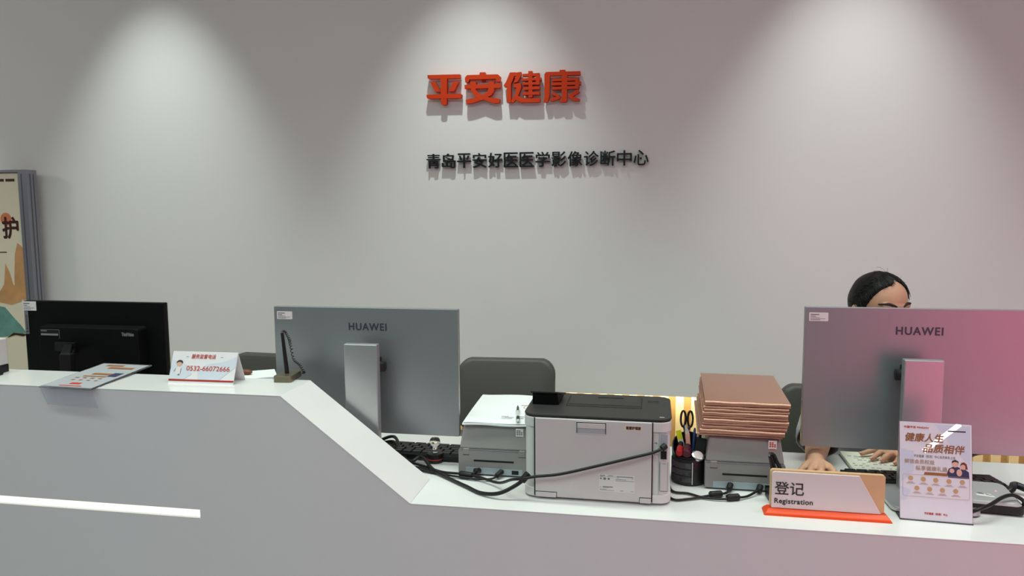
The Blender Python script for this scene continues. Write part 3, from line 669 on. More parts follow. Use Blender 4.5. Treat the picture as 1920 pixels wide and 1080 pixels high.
# ================================================================ laser printer (rear side to the visitor)
t = thing('laser_printer', (-0.112, 0.19, 0.76), 'large white laser printer with dark lid, its rear side facing the visitor', 'printer', rz=R(-0.5))
ox, oy = -0.112, 0.19
def P(x, y, z): return (x-ox, y-oy, z-0.76)
def prr(mb, x0, y0, x1, y1, r, z0, z1): return mb.rrect(x0-ox, y0-oy, x1-ox, y1-oy, r, z0-0.76, z1-0.76, 6)
def pbx(mb, x0, y0, z0, x1, y1, z1): return mb.box(x0-ox, y0-oy, z0-0.76, x1-ox, y1-oy, z1-0.76)
b = MB(); prr(b, -0.285, 0.084, 0.061, 0.298, 0.026, 0.785, 0.938); b.build('body', M['prncol'], t)
b = MB(); prr(b, -0.288, 0.080, 0.064, 0.300, 0.03, 0.765, 0.786); b.build('base_band', M['prncol'], t, 0.002)
b = MB(); prr(b, -0.27, 0.10, 0.045, 0.285, 0.03, 0.760, 0.766); b.build('base_foot', M['dark'], t)
b = MB(); prr(b, -0.288, 0.080, 0.064, 0.300, 0.03, 0.937, 0.961); b.build('top_band', M['prncol'], t, 0.002)
b = MB(); prr(b, -0.286, 0.082, 0.062, 0.300, 0.03, 0.961, 0.9635); b.build('lid_gap', M['dark'], t)
b = MB(); prr(b, -0.288, 0.081, 0.064, 0.301, 0.03, 0.9633, 0.969); lid = b.build('lid', M['prnlid'], t, 0.002)
b = MB(); pbx(b, -0.192, 0.170, 0.9688, -0.008, 0.272, 0.9693); tray = b.build('output_tray', M['prntray'], lid)
b = MB(); pbx(b, -0.188, 0.188, 0.9693, -0.012, 0.270, 0.9700); pbx(b, -0.12, 0.258, 0.9700, -0.055, 0.270, 0.9715); b.build('tray_flap', M['prnlid'], tray)
b = MB()
for x0, y0, x1, y1 in ((-0.1935, 0.169, -0.1915, 0.273), (-0.0085, 0.169, -0.0068, 0.273), (-0.192, 0.1688, -0.008, 0.1703), (0.0085, 0.2335, 0.033, 0.2345), (0.0085, 0.2475, 0.033, 0.2485), (0.0075, 0.2335, 0.0088, 0.2485), (0.0325, 0.2335, 0.0338, 0.2485)):
    pbx(b, x0, y0, 0.9688, x1, y1, 0.9696)
b.build('lid_seam', M['dark'], lid)
b = MB(); pbx(b, 0.036, 0.096, 0.9688, 0.047, 0.101, 0.9694); b.build('badge', M['recess'], lid)
cp = MB(); cp.loft([[P(-0.279, 0.172, 0.969), P(-0.212, 0.172, 0.969), P(-0.212, 0.24, 0.969), P(-0.279, 0.24, 0.969)], [P(-0.279, 0.172, 0.998), P(-0.216, 0.172, 0.998), P(-0.206, 0.24, 0.979), P(-0.279, 0.24, 0.979)]])
cp = cp.build('control_panel', M['blackscr'], t, 0.001)
b = MB(); quad_slab(b, P(-0.283, 0.166, 0.999), P(-0.214, 0.166, 0.999), P(-0.203, 0.248, 0.978), P(-0.283, 0.248, 0.978), 0.0045); b.build('panel_screen', M['blackpl'], cp, 0.001)
rc = MB(); pbx(rc, -0.2575, 0.0765, 0.768, 0.0185, 0.09, 0.9605); rc = rc.build('rear_cover', M['prn'], t, 0.0016)
b = MB()
pbx(b, -0.2605, 0.079, 0.768, -0.2578, 0.088, 0.9605); pbx(b, 0.0187, 0.079, 0.768, 0.0212, 0.088, 0.9605)
b.build('cover_gap', M['dark'], t)
h = MB(); h.rrect(-0.159-ox, 0.926-0.76, -0.087-ox, 0.9565-0.76, 0.003, 0.0755-oy, 0.078-oy, 4, 'y'); h = h.build('handle_frame', M['prn'], rc, 0.0006)
b = MB(); pbx(b, -0.156, 0.0752, 0.929, -0.090, 0.0765, 0.9405); b.build('handle_recess', M['recess'], h)
b = MB(); pbx(b, -0.156, 0.0735, 0.941, -0.090, 0.0765, 0.9535); b.build('handle_flap', M['prn'], h, 0.0006)
b = MB(); pbx(b, -0.1575, 0.0745, 0.9535, -0.0885, 0.0765, 0.9556); pbx(b, -0.1578, 0.0745, 0.929, -0.1564, 0.0765, 0.9556); pbx(b, -0.0896, 0.0745, 0.929, -0.0882, 0.0765, 0.9556); b.build('handle_gap', M['dark'], h)
b = MB(); b.rrect(-0.045-ox, 0.940-0.76, -0.004-ox, 0.9525-0.76, 0.0015, 0.0762-oy, 0.0768-oy, 4, 'y'); s = b.build('department_label', M['labelc'], rc)
b = MB(); text(b, '客服护理部', -0.0415-ox, 0.0760-oy, 0.9428-0.76, w=0.034, h=0.0075, bold=0.00025, ext=0.0003); b.build('printed_text', M['boardtext'], s)
b = MB(); pbx(b, -0.104, 0.0762, 0.789, -0.020, 0.0768, 0.831); s = b.build('rating_label', M['prncol'], rc)
b = MB(); rows = []
for x0, z0, L, hh in ((0.002, 0.0385, 0.012, 0.0016), (0.021, 0.0385, 0.012, 0.0013), (0.042, 0.0375, 0.038, 0.0013), (0.002, 0.0352, 0.008, 0.0009), (0.042, 0.0345, 0.005, 0.0009), (0.077, 0.034, 0.004, 0.001), (0.002, 0.0368, 0.078, 0.0004), (0.039, 0.0305, 0.025, 0.001), (0.039, 0.0275, 0.043, 0.0009), (0.002, 0.0105, 0.004, 0.001), (0.009, 0.0105, 0.024, 0.0024), (0.009, 0.0085, 0.014, 0.0009), (0.002, 0.005, 0.016, 0.0009), (0.002, 0.003, 0.034, 0.0009), (0.05, 0.003, 0.008, 0.0012), (0.074, 0.003, 0.008, 0.0009)):
    rows.append((-0.104+x0-ox, 0.789+z0-0.76, L, hh))
bars(b, rows, 0.0762-oy)
for cx, r in ((0.0045, 0.0022), (0.0135, 0.0035), (0.023, 0.0028)): disc(b, -0.104+cx-ox, 0.0762-oy, 0.789+0.0315-0.76, r, 0.9)
b.build('printed_lines', M['inkg'], s)
for x0, x1 in ((-0.256, -0.206), (-0.008, 0.0175)):
    q = MB(); pbx(q, x0, 0.0752, 0.766, x1, 0.08, 0.7785); q = q.build('hinge_cover', M['prn'], t, 0.001)
    b = MB(); pbx(b, x0-0.001, 0.0758, 0.7785, x1+0.001, 0.0785, 0.7798); pbx(b, (x1 if x0 < -0.1 else x0-0.001), 0.0758, 0.767, (x1+0.001 if x0 < -0.1 else x0), 0.0785, 0.7798); b.build('hinge_gap', M['dark'], q)
b = MB(); pbx(b, 0.0385, 0.0822, 0.873, 0.0545, 0.09, 0.933); ps = b.build('port_strip', M['recess'], t)
b = MB(); pbx(b, 0.0395, 0.0815, 0.874, 0.0525, 0.083, 0.893); b.build('usb_port', M['dark'], ps)
b = MB(); b.rrect(0.0385-ox, 0.797-0.76, 0.0555-ox, 0.8665-0.76, 0.001, 0.0815-oy, 0.085-oy, 3, 'y'); pc = b.build('port_cover', M['prn'], t)
b = MB()
for x0, z0, x1, z1 in ((0.0375, 0.796, 0.0384, 0.8665), (0.0556, 0.796, 0.0565, 0.8665), (0.0385, 0.7955, 0.0555, 0.7968), (0.044, 0.862, 0.051, 0.8632)): pbx(b, x0, 0.0812, z0, x1, 0.084, z1)
b.build('cover_outline', M['inkg'], pc)
b = MB(); pbx(b, 0.0345, 0.083, 0.787, 0.0355, 0.0845, 0.936); pbx(b, 0.0225, 0.0835, 0.930, 0.033, 0.0838, 0.9305); b.build('column_groove', M['recess'], t)
b = MB()
b.tube([P(0.0245, 0.0834, 0.911), P(0.0315, 0.0834, 0.911)], 0.0004, 5); b.tube([P(0.0265, 0.0834, 0.911), P(0.028, 0.0834, 0.9128), P(0.030, 0.0834, 0.9128)], 0.0004, 5); b.tube([P(0.0275, 0.0834, 0.911), P(0.029, 0.0834, 0.9094), P(0.0305, 0.0834, 0.9094)], 0.0004, 5)
disc(b, 0.0245-ox, 0.0836-oy, 0.911-0.76, 0.0008); disc(b, 0.025-ox, 0.0836-oy, 0.8835-0.76, 0.0013); bars(b, [(0.0275-ox, 0.8830-0.76, 0.006, 0.0009)], 0.0836-oy)
b.build('printed_symbol', M['inkg'], t)

# ================================================================ desk organiser
t = thing('desk_organiser', (0.113, 0.262, 0.76), 'black rotary desk organiser with small drawers between the printer and the right scanner', 'organiser')
b = MB()
seg = 32
def ring(r, z, cut=0.0): return [(r*math.cos(2*PI*i/seg), r*math.sin(2*PI*i/seg), z) for i in range(seg)]
b.loft([ring(0.041, 0.0), ring(0.044, 0.004), ring(0.0435, 0.062), ring(0.041, 0.068)])
b.build('drawer_body', M['blackpl'], t, smooth='auto')
b = MB(); zt = lambda a: 0.088+0.03*math.sin(a)
o1 = [(0.042*math.cos(2*PI*i/seg), 0.042*math.sin(2*PI*i/seg), 0.068) for i in range(seg)]
o2 = [(0.043*math.cos(2*PI*i/seg), 0.043*math.sin(2*PI*i/seg), zt(2*PI*i/seg)) for i in range(seg)]
o3 = [(0.040*math.cos(2*PI*i/seg), 0.040*math.sin(2*PI*i/seg), zt(2*PI*i/seg)) for i in range(seg)]
o4 = [(0.039*math.cos(2*PI*i/seg), 0.039*math.sin(2*PI*i/seg), 0.072) for i in range(seg)]
b.loft([o1, o2, o3, o4]); b.build('cup_wall', M['blackpl'], t, smooth='auto')
for k in range(3):
    b = MB(); z0 = 0.010+0.0175*k; rings = []
    for z in (z0, z0+0.0145):
        rings.append([(0.0445*math.cos(a), 0.0445*math.sin(a), z) for a in [R(198+78*i/8) for i in range(9)]]+[(0.040*math.cos(a), 0.040*math.sin(a), z) for a in [R(276-78*i/8) for i in range(9)]])
    b.loft(rings); b.build('small_drawer', M['smoke'], t, 0.0006)
b = MB(); a = R(279); b.box(0.0455*math.cos(a)-0.0012, 0.0455*math.sin(a)-0.001, 0.006, 0.0455*math.cos(a)+0.0008, 0.0455*math.sin(a)+0.002, 0.062); b.build('drawer_rail', M['clearb'], t)
og = Vector((0.113, 0.262, 0.76))
def O(x, y, z): return og+Vector((x, y, z))
t = thing('scissors', O(-0.006, 0.012, 0.074), 'black handled scissors standing in the desk organiser', 'scissors')
for s in (-1, 1):
    b = MB(); pts = [(s*0.0088+s*0.0062*math.cos(2*PI*i/20), 0, 0.085+0.021*math.sin(2*PI*i/20)) for i in range(21)]
    b.tube(pts, 0.0028, 8); b.tube([(s*0.0075, 0, 0.066), (s*0.003, 0, 0.055), (s*0.002, 0, 0.040)], 0.0036, 8); hd = b.build('handle', M['blackpl'], t, smooth=True)
    MB().prism([(s*0.005, 0.046), (-s*0.004, 0.046), (0, 0.0)], -0.0008+0.0008*(s+1), 0.0+0.0008*(s+1), 'y').build('blade', M['chrome'], t)
t = MB().box(-0.007, -0.002, 0.0, 0.007, 0.002, 0.024).build('sticky_notes', M['yellow']); t.location = O(-0.021, 0.018, 0.102); t.rotation_euler = (R(-12), R(-14), 0)
MB().box(-0.007, -0.0022, -0.03, 0.007, 0.0022, 0.0).build('backing', M['label'], t)
tag(t, 'bright yellow sticky note pad in the desk organiser', 'sticky notes')
def marker(name, loc, d, mcap, label, r):
    t = thing(name, loc, label, 'marker', 'markers lying in the organiser')
    d = Vector(d).normalized()
    MB().tube([d*0, d*0.002, d*0.03], 0, 16, [r*0.8, r, r]).build('cap', mcap, t, smooth='auto')
    MB().tube([d*0.030, d*0.055], r*0.85, 12).build('barrel', M['blackpl'], t, smooth='auto')
marker('marker_pen', O(-0.026, -0.040, 0.083), (0.1, 0.9, 0.16), M['red'], 'red capped marker pointing forward from the organiser', 0.0085)
marker('marker_pen', O(-0.008, -0.042, 0.083), (0.1, 0.9, 0.16), M['purple'], 'dark purple capped marker beside the red one in the organiser', 0.0105)
t = thing('tape_roll', O(0.020, -0.028, 0.074), 'small silver round tin leaning at the front right rim of the organiser', 'tin'); t.rotation_euler = (R(34), R(14), 0)
MB().lathe([(0.012, 0), (0.0155, 0.001), (0.0155, 0.006), (0.012, 0.007)], 24).build('metal_rim', M['chrome'], t, smooth='auto')
MB().lathe([(0.0118, 0.0068), (0.0118, 0.0074)], 24).build('label_face', M['label'], t)
t = thing('cutter_knife', O(0.0, 0.0, 0.073), 'translucent utility knife standing in the organiser in front of the scissors', 'utility knife'); t.rotation_euler = (0, R(-5), 0)
MB().box(-0.0055, -0.003, 0, 0.0055, 0.003, 0.052).build('knife_body', M['face'], t, 0.001)
MB().prism([(-0.006, 0.052), (0.005, 0.052), (0.003, 0.062), (-0.005, 0.076)], -0.002, 0.002, 'y').build('knife_head', M['clearb'], t)
for (x, y, L, rx, ry, mm, lb_) in ((0.010, 0.004, 0.060, -4, 4, 'blue', 'blue pen standing beside the utility knife in the organiser'), (0.018, 0.006, 0.052, -3, 6, 'clearb', 'pale pen standing right of the blue one in the organiser'), (0.026, 0.012, 0.048, -8, 4, 'blackpl', 'black pen at the right back of the organiser')):
    t = thing('pen', O(x, y, 0.0735), lb_, 'pen', 'pens in the organiser'); t.rotation_euler = (R(rx), R(ry), 0)
    MB().tube([(0, 0, 0), (0, 0, L)], 0.0034, 10).build('barrel', M[mm], t, smooth='auto')
    MB().tube([(0, 0, L), (0, 0, L+0.004)], 0.0020, 8).build('button', M['blackpl'], t, smooth='auto')
t = MB().box(-0.013, -0.004, 0, 0.013, 0.004, 0.044).build('eraser_block', M['blackpl'], None, 0.0015); t.location = O(0.024, -0.012, 0.073); t.rotation_euler = (R(-14), R(8), R(-8)); tag(t, 'black block shaped stapler end standing at the right of the organiser', 'stapler'); t.name = 'stapler'

# ================================================================ rose gold folders
ths = [0.0122, 0.0070, 0.0066, 0.0104, 0.0064, 0.0100, 0.0064, 0.0085, 0.0124, 0.0058]   # top to bottom
words = ['topmost', 'second from the top', 'third from the top', 'fourth from the top', 'fifth from the top', 'sixth from the top', 'seventh from the top', 'eighth from the top', 'ninth from the top', 'the lowest']
offs = [(0.003, 0.004), (0.0, 0.004), (0.0, 0.003), (-0.002, 0.001), (-0.002, 0.003), (-0.001, -0.001), (-0.002, 0.002), (-0.005, 0.0), (-0.009, -0.003), (-0.014, 0.004)]
z = 0.8935
for k in range(9, -1, -1):
    th = ths[k]; dx, dy = offs[k]
    t = thing('document_folder', (0.1515+dx+0.1, 0.215+dy+0.165, z), 'rose gold document folder in the stack on the right scanner, '+words[k], 'folder', 'rose gold folders on the scanner', R(-1.8+random.uniform(-0.4, 0.4)))
    W_, D_ = 0.202, 0.33
    # side profile: folded cover with a round spine to the front
    c = 0.0016; prof = []; inn = []
    n = 7
    for i in range(n+1):
        a = R(90+180*i/n); prof.append((-D_/2+th/2+th/2*math.cos(a)*0.8, th/2+th/2*math.sin(a))); inn.append((-D_/2+th/2+(th/2-c)*math.cos(a)*0.8, th/2+(th/2-c)*math.sin(a)))
    poly = [(D_/2, th)]+prof+[(D_/2, 0.0), (D_/2, c)]+inn[::-1]+[(D_/2, th-c)]
    secs = 9
    b = MB(); rings = []
    for i in range(secs+1):
        x = -W_/2+W_*i/secs; wob = 0.0006*math.sin(i*1.7+k*2.1)
        rings.append([(x, p[0], p[1]+(wob if p[0] < 0 and 0 < i < secs and th/2 < p[1] else 0)) for p in poly])
    b.loft(rings); b.build('folder_cover', M['rose'], t, smooth='auto')
    MB().box(-W_/2+0.004, -D_/2+0.008, c+0.0003, W_/2-0.004, D_/2-0.004, th-c-0.0003).build('inner_sheets', M['inner'], t)
    z += th+0.0002

# ================================================================ registration sign
t = thing('registration_sign', (0.408, 0.085, 0.76), 'white and light wood registration desk sign on an orange base', 'sign', rz=R(-0.5))
MB().loft([[(-0.137, -0.022, 0.0), (0.137, -0.022, 0.0), (0.137, 0.022, 0.0), (-0.137, 0.022, 0.0)], [(-0.133, -0.020, 0.006), (0.133, -0.020, 0.006), (0.133, 0.020, 0.006), (-0.133, 0.020, 0.006)], [(-0.126, -0.008, 0.0125), (0.126, -0.008, 0.0125), (0.126, 0.014, 0.0125), (-0.126, 0.014, 0.0125)]]).build('base', M['orange2'], t, 0.0012)
MB().rrect(-0.122, 0.0125, 0.124, 0.102, 0.007, 0.000, 0.010, 5, 'y').build('wood_board', M['lightwood'], t, 0.001)
MB().prism([(-0.119, 0.0135), (0.116, 0.0135), (0.068, 0.0985), (-0.113, 0.0985), (-0.1175, 0.097), (-0.119, 0.0925)], -0.006, -0.0005, 'y').build('acrylic_panel', M['accw'], t, 0.0007)
lines('printed_text', M['ink'], t, [('登记', -0.1125, -0.0064, 0.046, dict(w=0.063, h=0.030, ext=0.0005, bold=0.0003)), ('Registration', -0.1125, -0.0064, 0.0215, dict(w=0.083, h=0.0150, ext=0.0005, bold=0.0003, sp=1.06))])

# ================================================================ leaflet stand
t = thing('leaflet_stand', (0.641, 0.086, 0.76), 'clear acrylic stand with a pale lilac health leaflet at the front right of the counter', 'leaflet stand', rz=R(-3.5))
TL = R(11); PW, PH = 0.148, 0.2195
root = t
def tilt(o): o.rotation_euler = (-TL, 0, 0); return o
MB().rrect(-PW/2, 0.0, PW/2, PH, 0.002, -0.0012, 0.0, 3, 'y')
ls = tilt(MB().rrect(-PW/2+0.001, 0.003, PW/2-0.001, PH-0.001, 0.0015, 0.0012, 0.0018, 3, 'y').build('leaflet', M['pinkpaper'], t))
tilt(MB().rrect(-PW/2, 0.0, PW/2, PH, 0.0025, 0.0021, 0.0045, 4, 'y').build('back_sheet', M['acrylic'], t))
MB().box(-PW/2, 0.0, 0.0, PW/2, 0.066, 0.0022).build('foot_sheet', M['acrylic'], t, 0.0006)
tilt(MB().box(-PW/2, -0.001, 0.0, PW/2, 0.0048, 0.0026).build('bottom_edge', M['acrylic'], t))
Y0 = 0.0010
def fx(u): return -PW/2+PW*u
def fz(v): return PH*(1-v)
b = MB()
b.prism([(fx(0.02), fz(0.28)), (fx(0.20), fz(0.30)), (fx(0.20), fz(0.5)), (fx(0.02), fz(0.62))][::-1], Y0, 0.0012, 'y'); b.build('painted_tint', M['pinkpaper2'], ls); b = MB()  # bluish reflections at the left put in as flat colour, here and next
b.prism([(fx(0.02), fz(0.66)), (fx(0.16), fz(0.7)), (fx(0.08), fz(0.80)), (fx(0.02), fz(0.80))][::-1], Y0, 0.0012, 'y'); b.build('painted_tint', M['pinkpaper2'], ls); b = MB()
b.prism([(fx(0.5), fz(0.02)), (fx(0.97), fz(0.02)), (fx(0.97), fz(0.42)), (fx(0.75), fz(0.25))][::-1], Y0, 0.0012, 'y')
b.build('painted_tint', M['pinkpaper2'], ls)
lines('printed_title', M['inkgold'], ls, [('健康人生', fx(0.085), Y0-0.0002, fz(0.20), dict(w=0.078, h=0.0185, bold=0.0005, shear=0.18)), ('品质相伴', fx(0.33), Y0-0.0002, fz(0.305), dict(w=0.084, h=0.0185, bold=0.0005, shear=0.18))])
b = MB(); text(b, '平安健康（检测）中心会员体系上线', fx(0.20), Y0-0.0002, fz(0.362), w=0.084, h=0.0065); b.build('printed_small_text', M['ink'], ls); b = MB(); bars(b, [(fx(0.67), fz(0.085), 0.036, 0.0028)], Y0); b.build('printed_small_text', M['ink'], ls)
lines('printed_subtitle', M['inkgold2'], ls, [('解锁会员权益', fx(0.07), Y0-0.0002, fz(0.425), dict(w=0.061, h=0.0095, bold=0.0002)), ('纵享健康礼遇', fx(0.225), Y0-0.0002, fz(0.49), dict(w=0.064, h=0.0100, bold=0.0002))])
lines('printed_red_text', M['inkred'], ls, [('中国平安 PINGAN', fx(0.065), Y0-0.0002, fz(0.068), dict(w=0.050, h=0.0048, bold=0.0002)), ('平安健康（检测）中心', fx(0.34), Y0-0.0002, fz(0.93), dict(w=0.047, h=0.0052, bold=0.00015))])
b = MB(); b.prism([(fx(0.335), fz(0.535)), (fx(0.655), fz(0.535)), (fx(0.67), fz(0.505)), (fx(0.35), fz(0.505))], Y0, 0.0012, 'y'); b.build('printed_tab', M['inkgold'], ls)
b = MB(); pts = [(*p,) for p in rr(fx(0.045), fz(0.755), fx(0.955), fz(0.535), 0.004, 4)]
ring_ = [Vector((x, Y0, z_)) for x, z_ in pts]; ring_.append(ring_[0]); b.tube(ring_, 0.0003, 4); b.build('printed_frame', M['inkgold2'], ls)
b = MB()
cs = [(0.155, 0.575), (0.33, 0.578), (0.50, 0.580), (0.68, 0.582), (0.86, 0.583), (0.24, 0.672), (0.415, 0.674), (0.59, 0.676), (0.77, 0.677)]
for u, v in cs: disc(b, fx(u), Y0, fz(v), 0.0052, 1.0)
b.build('printed_gold_disc', M['goldcoin'], ls)
b = MB(); bars(b, [r for u, v in cs for r in ((fx(u)-0.0055, fz(v+0.042), 0.011, 0.0011), (fx(u)-0.009, fz(v+0.052), 0.018, 0.0009))], Y0); b.build('printed_caption', M['inkgold2'], ls)
# plain picture of two people
b = MB()
b.prism([(fx(0.67), fz(0.545)), (fx(0.82), fz(0.545)), (fx(0.83), fz(0.44)), (fx(0.76), fz(0.425)), (fx(0.68), fz(0.455)), (fx(0.655), fz(0.50))], Y0, 0.0012, 'y'); b.prism([(fx(0.80), fz(0.545)), (fx(0.955), fz(0.545)), (fx(0.95), fz(0.48)), (fx(0.90), fz(0.455)), (fx(0.83), fz(0.455))], Y0-0.0001, 0.0012, 'y'); b.build('picture_clothes', M['navy'], ls)
b = MB(); disc(b, fx(0.765), Y0-0.0002, fz(0.405), 0.0062, 1.2); disc(b, fx(0.875), Y0-0.0002, fz(0.425), 0.0062, 1.15); disc(b, fx(0.72), Y0-0.0002, fz(0.475), 0.005); disc(b, fx(0.82), Y0-0.0003, fz(0.49), 0.0055, 1.4); b.build('picture_faces', M['face'], ls)
b = MB(); b.prism([(fx(0.72), fz(0.40)), (fx(0.725), fz(0.375)), (fx(0.77), fz(0.362)), (fx(0.81), fz(0.378)), (fx(0.81), fz(0.40)), (fx(0.79), fz(0.385)), (fx(0.75), fz(0.385))], Y0-0.0005, Y0, 'y'); b.build('picture_dark_hair', M['ink'], ls)
b = MB(); b.prism([(fx(0.83), fz(0.42)), (fx(0.85), fz(0.39)), (fx(0.885), fz(0.382)), (fx(0.92), fz(0.40)), (fx(0.935), fz(0.45)), (fx(0.905), fz(0.455)), (fx(0.90), fz(0.415)), (fx(0.87), fz(0.405))], Y0-0.0005, Y0, 'y'); b.build('picture_brown_hair', M['brown'], ls)

# ================================================================ card reader at the right end
t = thing('card_reader', (0.785, 0.205, 0.76), 'silver topped card reader with black base behind the leaflet stand at the right', 'card reader', rz=R(-6))
MB().rrect(-0.10, -0.055, 0.068, 0.075, 0.012, 0.004, 0.024).build('base', M['blackpl'], t, 0.003)
MB().rrect(-0.08, -0.04, 0.05, 0.06, 0.01, 0.0, 0.0045).build('rubber_foot', M['rubber'], t)
MB().loft([[(x, y, 0.0222) for x, y in rr(-0.10, -0.055, 0.066, 0.075, 0.016)], [(x, y, 0.031+0.06*max(0, y)) for x, y in rr(-0.095, -0.050, 0.058, 0.072, 0.02)]]).build('top_shell', M['reader'], t, 0.003)
b = MB(); b.poly([(-0.02, -0.02, 0.0318), (0.016, -0.026, 0.0318), (0.008, 0.004, 0.0322), (-0.026, 0.012, 0.0324)]); s = b.build('asset_sticker', M['label'], t)
b = MB(); b.poly([(-0.014, -0.010, 0.0324), (-0.004, -0.012, 0.0324), (-0.006, -0.002, 0.0326), (-0.016, 0.0, 0.0326)]); b.poly([(0.0, -0.014, 0.0324), (0.012, -0.017, 0.0324), (0.011, -0.013, 0.0324), (-0.001, -0.010, 0.0326)]); b.build('printed_lines', M['inkg'], s)
b = MB(); b.ell((0.028, 0.016, 0.0325), (0.0022, 0.0028, 0.0012), 10, 6); b.build('status_light', M['redled'], t, smooth=True)

# ================================================================ notebook
t = thing('notebook', (0.665, 0.462, 0.76), 'cream notebook with handwriting under the left hand of the seated person', 'notebook', rz=R(-0.5))
MB().box(-0.122, -0.075, 0.0, 0.122, 0.078, 0.0018).build('cover', M['inkg'], t, 0.0005)
pg = MB().box(-0.120, -0.073, 0.002, 0.120, 0.076, 0.0115).build('pages', M['paperedge'], t, 0.001)
b = MB(); rg = random.Random(3)
for r_ in range(9):
    y = 0.065-0.0155*r_; x = -0.11
    while x < 0.11:
        L = rg.uniform(0.004, 0.014)
        if rg.random() < (0.45 if r_ < 5 else 0.62): b.box(x, y-rg.uniform(0.001, 0.0022), 0.0115, x+L, y+rg.uniform(0.0008, 0.002), 0.0119)
        x += L+rg.uniform(0.003, 0.009)
b.build('handwriting', M['inkg'], pg)

# ================================================================ cables
def cable(pts, r, label, n=10, extra=None):
    pts = [Vector(p) for p in pts]; base = pts[0].copy(); base.z = 0.76
    t = thing('cable', base, label, 'cable', 'black cables on the counter')
    MB().tube([Vector(p)-base for p in smoothpath(pts, n)], r, 8).build('cord', M['cable'], t, smooth=True)
    for (p0, p1, rad, nm) in (extra or []):
        MB().tube([Vector(p0)-base, Vector(p0).lerp(Vector(p1), 0.08)-base, Vector(p0).lerp(Vector(p1), 0.92)-base, Vector(p1)-base], 0, 12, [rad*0.75, rad, rad, rad*0.75]).build(nm, M['rubber'], t, smooth='auto')
    return t
cable([(-0.80, 0.40, 0.765), (-0.735, 0.410, 0.790), (-0.690, 0.345, 0.776), (-0.652, 0.282, 0.768), (-0.628, 0.262, 0.770), (-0.612, 0.275, 0.778), (-0.592, 0.262, 0.777), (-0.556, 0.212, 0.770), (-0.500, 0.165, 0.7655), (-0.440, 0.115, 0.7655), (-0.393, 0.076, 0.766), (-0.345, 0.058, 0.775), (-0.305, 0.062, 0.795), (-0.282, 0.068, 0.812)], 0.0048,
      'thick black power cord looping over the worktop into the laser printer', 10, [((-0.290, 0.066, 0.805), (-0.274, 0.074, 0.824), 0.0085, 'plug')])
cable([(-0.79, 0.38, 0.765), (-0.728, 0.385, 0.784), (-0.682, 0.325, 0.773), (-0.648, 0.272, 0.7655), (-0.620, 0.252, 0.768), (-0.580, 0.236, 0.766), (-0.528, 0.205, 0.766), (-0.470, 0.193, 0.768), (-0.42, 0.170, 0.771), (-0.36, 0.13, 0.774), (-0.315, 0.075, 0.805), (-0.285, 0.060, 0.8145), (-0.257, 0.062, 0.8205), (-0.196, 0.060, 0.831), (-0.108, 0.060, 0.856), (-0.034, 0.061, 0.878), (0.020, 0.066, 0.893), (0.046, 0.076, 0.904)], 0.0036,
      'thin black data cable running diagonally across the rear of the laser printer', 10, [((0.040, 0.072, 0.901), (0.050, 0.079, 0.908), 0.0075, 'plug')])
cable([(-0.77, 0.36, 0.765), (-0.715, 0.36, 0.778), (-0.668, 0.295, 0.766), (-0.630, 0.246, 0.7645), (-0.585, 0.228, 0.7645), (-0.540, 0.208, 0.7648), (-0.490, 0.192, 0.769), (-0.447, 0.186, 0.772), (-0.430, 0.198, 0.776)], 0.0032,
      'black cable ending in the left plug of the left grey scanner', 10, [((-0.475, 0.188, 0.770), (-0.440, 0.182, 0.769), 0.0085, 'ferrite_bead'), ((-0.434, 0.190, 0.779), (-0.426, 0.206, 0.775), 0.0078, 'plug')])
cable([(-0.60, 0.215, 0.7645), (-0.54, 0.196, 0.7645), (-0.48, 0.178, 0.766), (-0.42, 0.168, 0.766), (-0.385, 0.175, 0.767), (-0.372, 0.195, 0.772)], 0.003,
      'black cable ending in the right plug of the left grey scanner', 10, [((-0.377, 0.186, 0.769), (-0.365, 0.207, 0.777), 0.0072, 'plug')])
cable([(0.02, 0.305, 0.764), (0.058, 0.23, 0.7645), (0.071, 0.168, 0.7645), (0.107, 0.160, 0.7645), (0.143, 0.137, 0.765), (0.186, 0.133, 0.766), (0.213, 0.140, 0.768), (0.246, 0.160, 0.766), (0.280, 0.194, 0.773)], 0.003,
      'black cable ending in the right plug of the right grey scanner', 10, [((0.196, 0.136, 0.7685), (0.226, 0.147, 0.7685), 0.0085, 'ferrite_bead'), ((0.276, 0.188, 0.769), (0.283, 0.207, 0.777), 0.0078, 'plug')])
cable([(0.0, 0.310, 0.764), (0.045, 0.22, 0.7645), (0.066, 0.120, 0.7645), (0.108, 0.125, 0.7645), (0.150, 0.146, 0.766), (0.180, 0.158, 0.768), (0.200, 0.174, 0.767), (0.210, 0.195, 0.773)], 0.003,
      'black cable ending in the left plug of the right grey scanner', 10, [((0.157, 0.149, 0.7685), (0.187, 0.161, 0.7685), 0.0085, 'ferrite_bead'), ((0.206, 0.188, 0.769), (0.212, 0.207, 0.777), 0.0078, 'plug')])
cable([(0.700, 0.122, 0.764), (0.722, 0.090, 0.792), (0.757, 0.110, 0.798), (0.800, 0.150, 0.803), (0.828, 0.165, 0.804), (0.850, 0.165, 0.792), (0.862, 0.185, 0.770), (0.905, 0.225, 0.765), (0.98, 0.28, 0.765)], 0.0042,
      'black cord lying over the card reader at the right edge', 10)
cable([(0.835, 0.24, 0.764), (0.87, 0.265, 0.784), (0.892, 0.30, 0.782), (0.925, 0.285, 0.775), (1.0, 0.30, 0.765)], 0.0085, 'thick black cord bundle right of the keyboard at the right edge', 10)

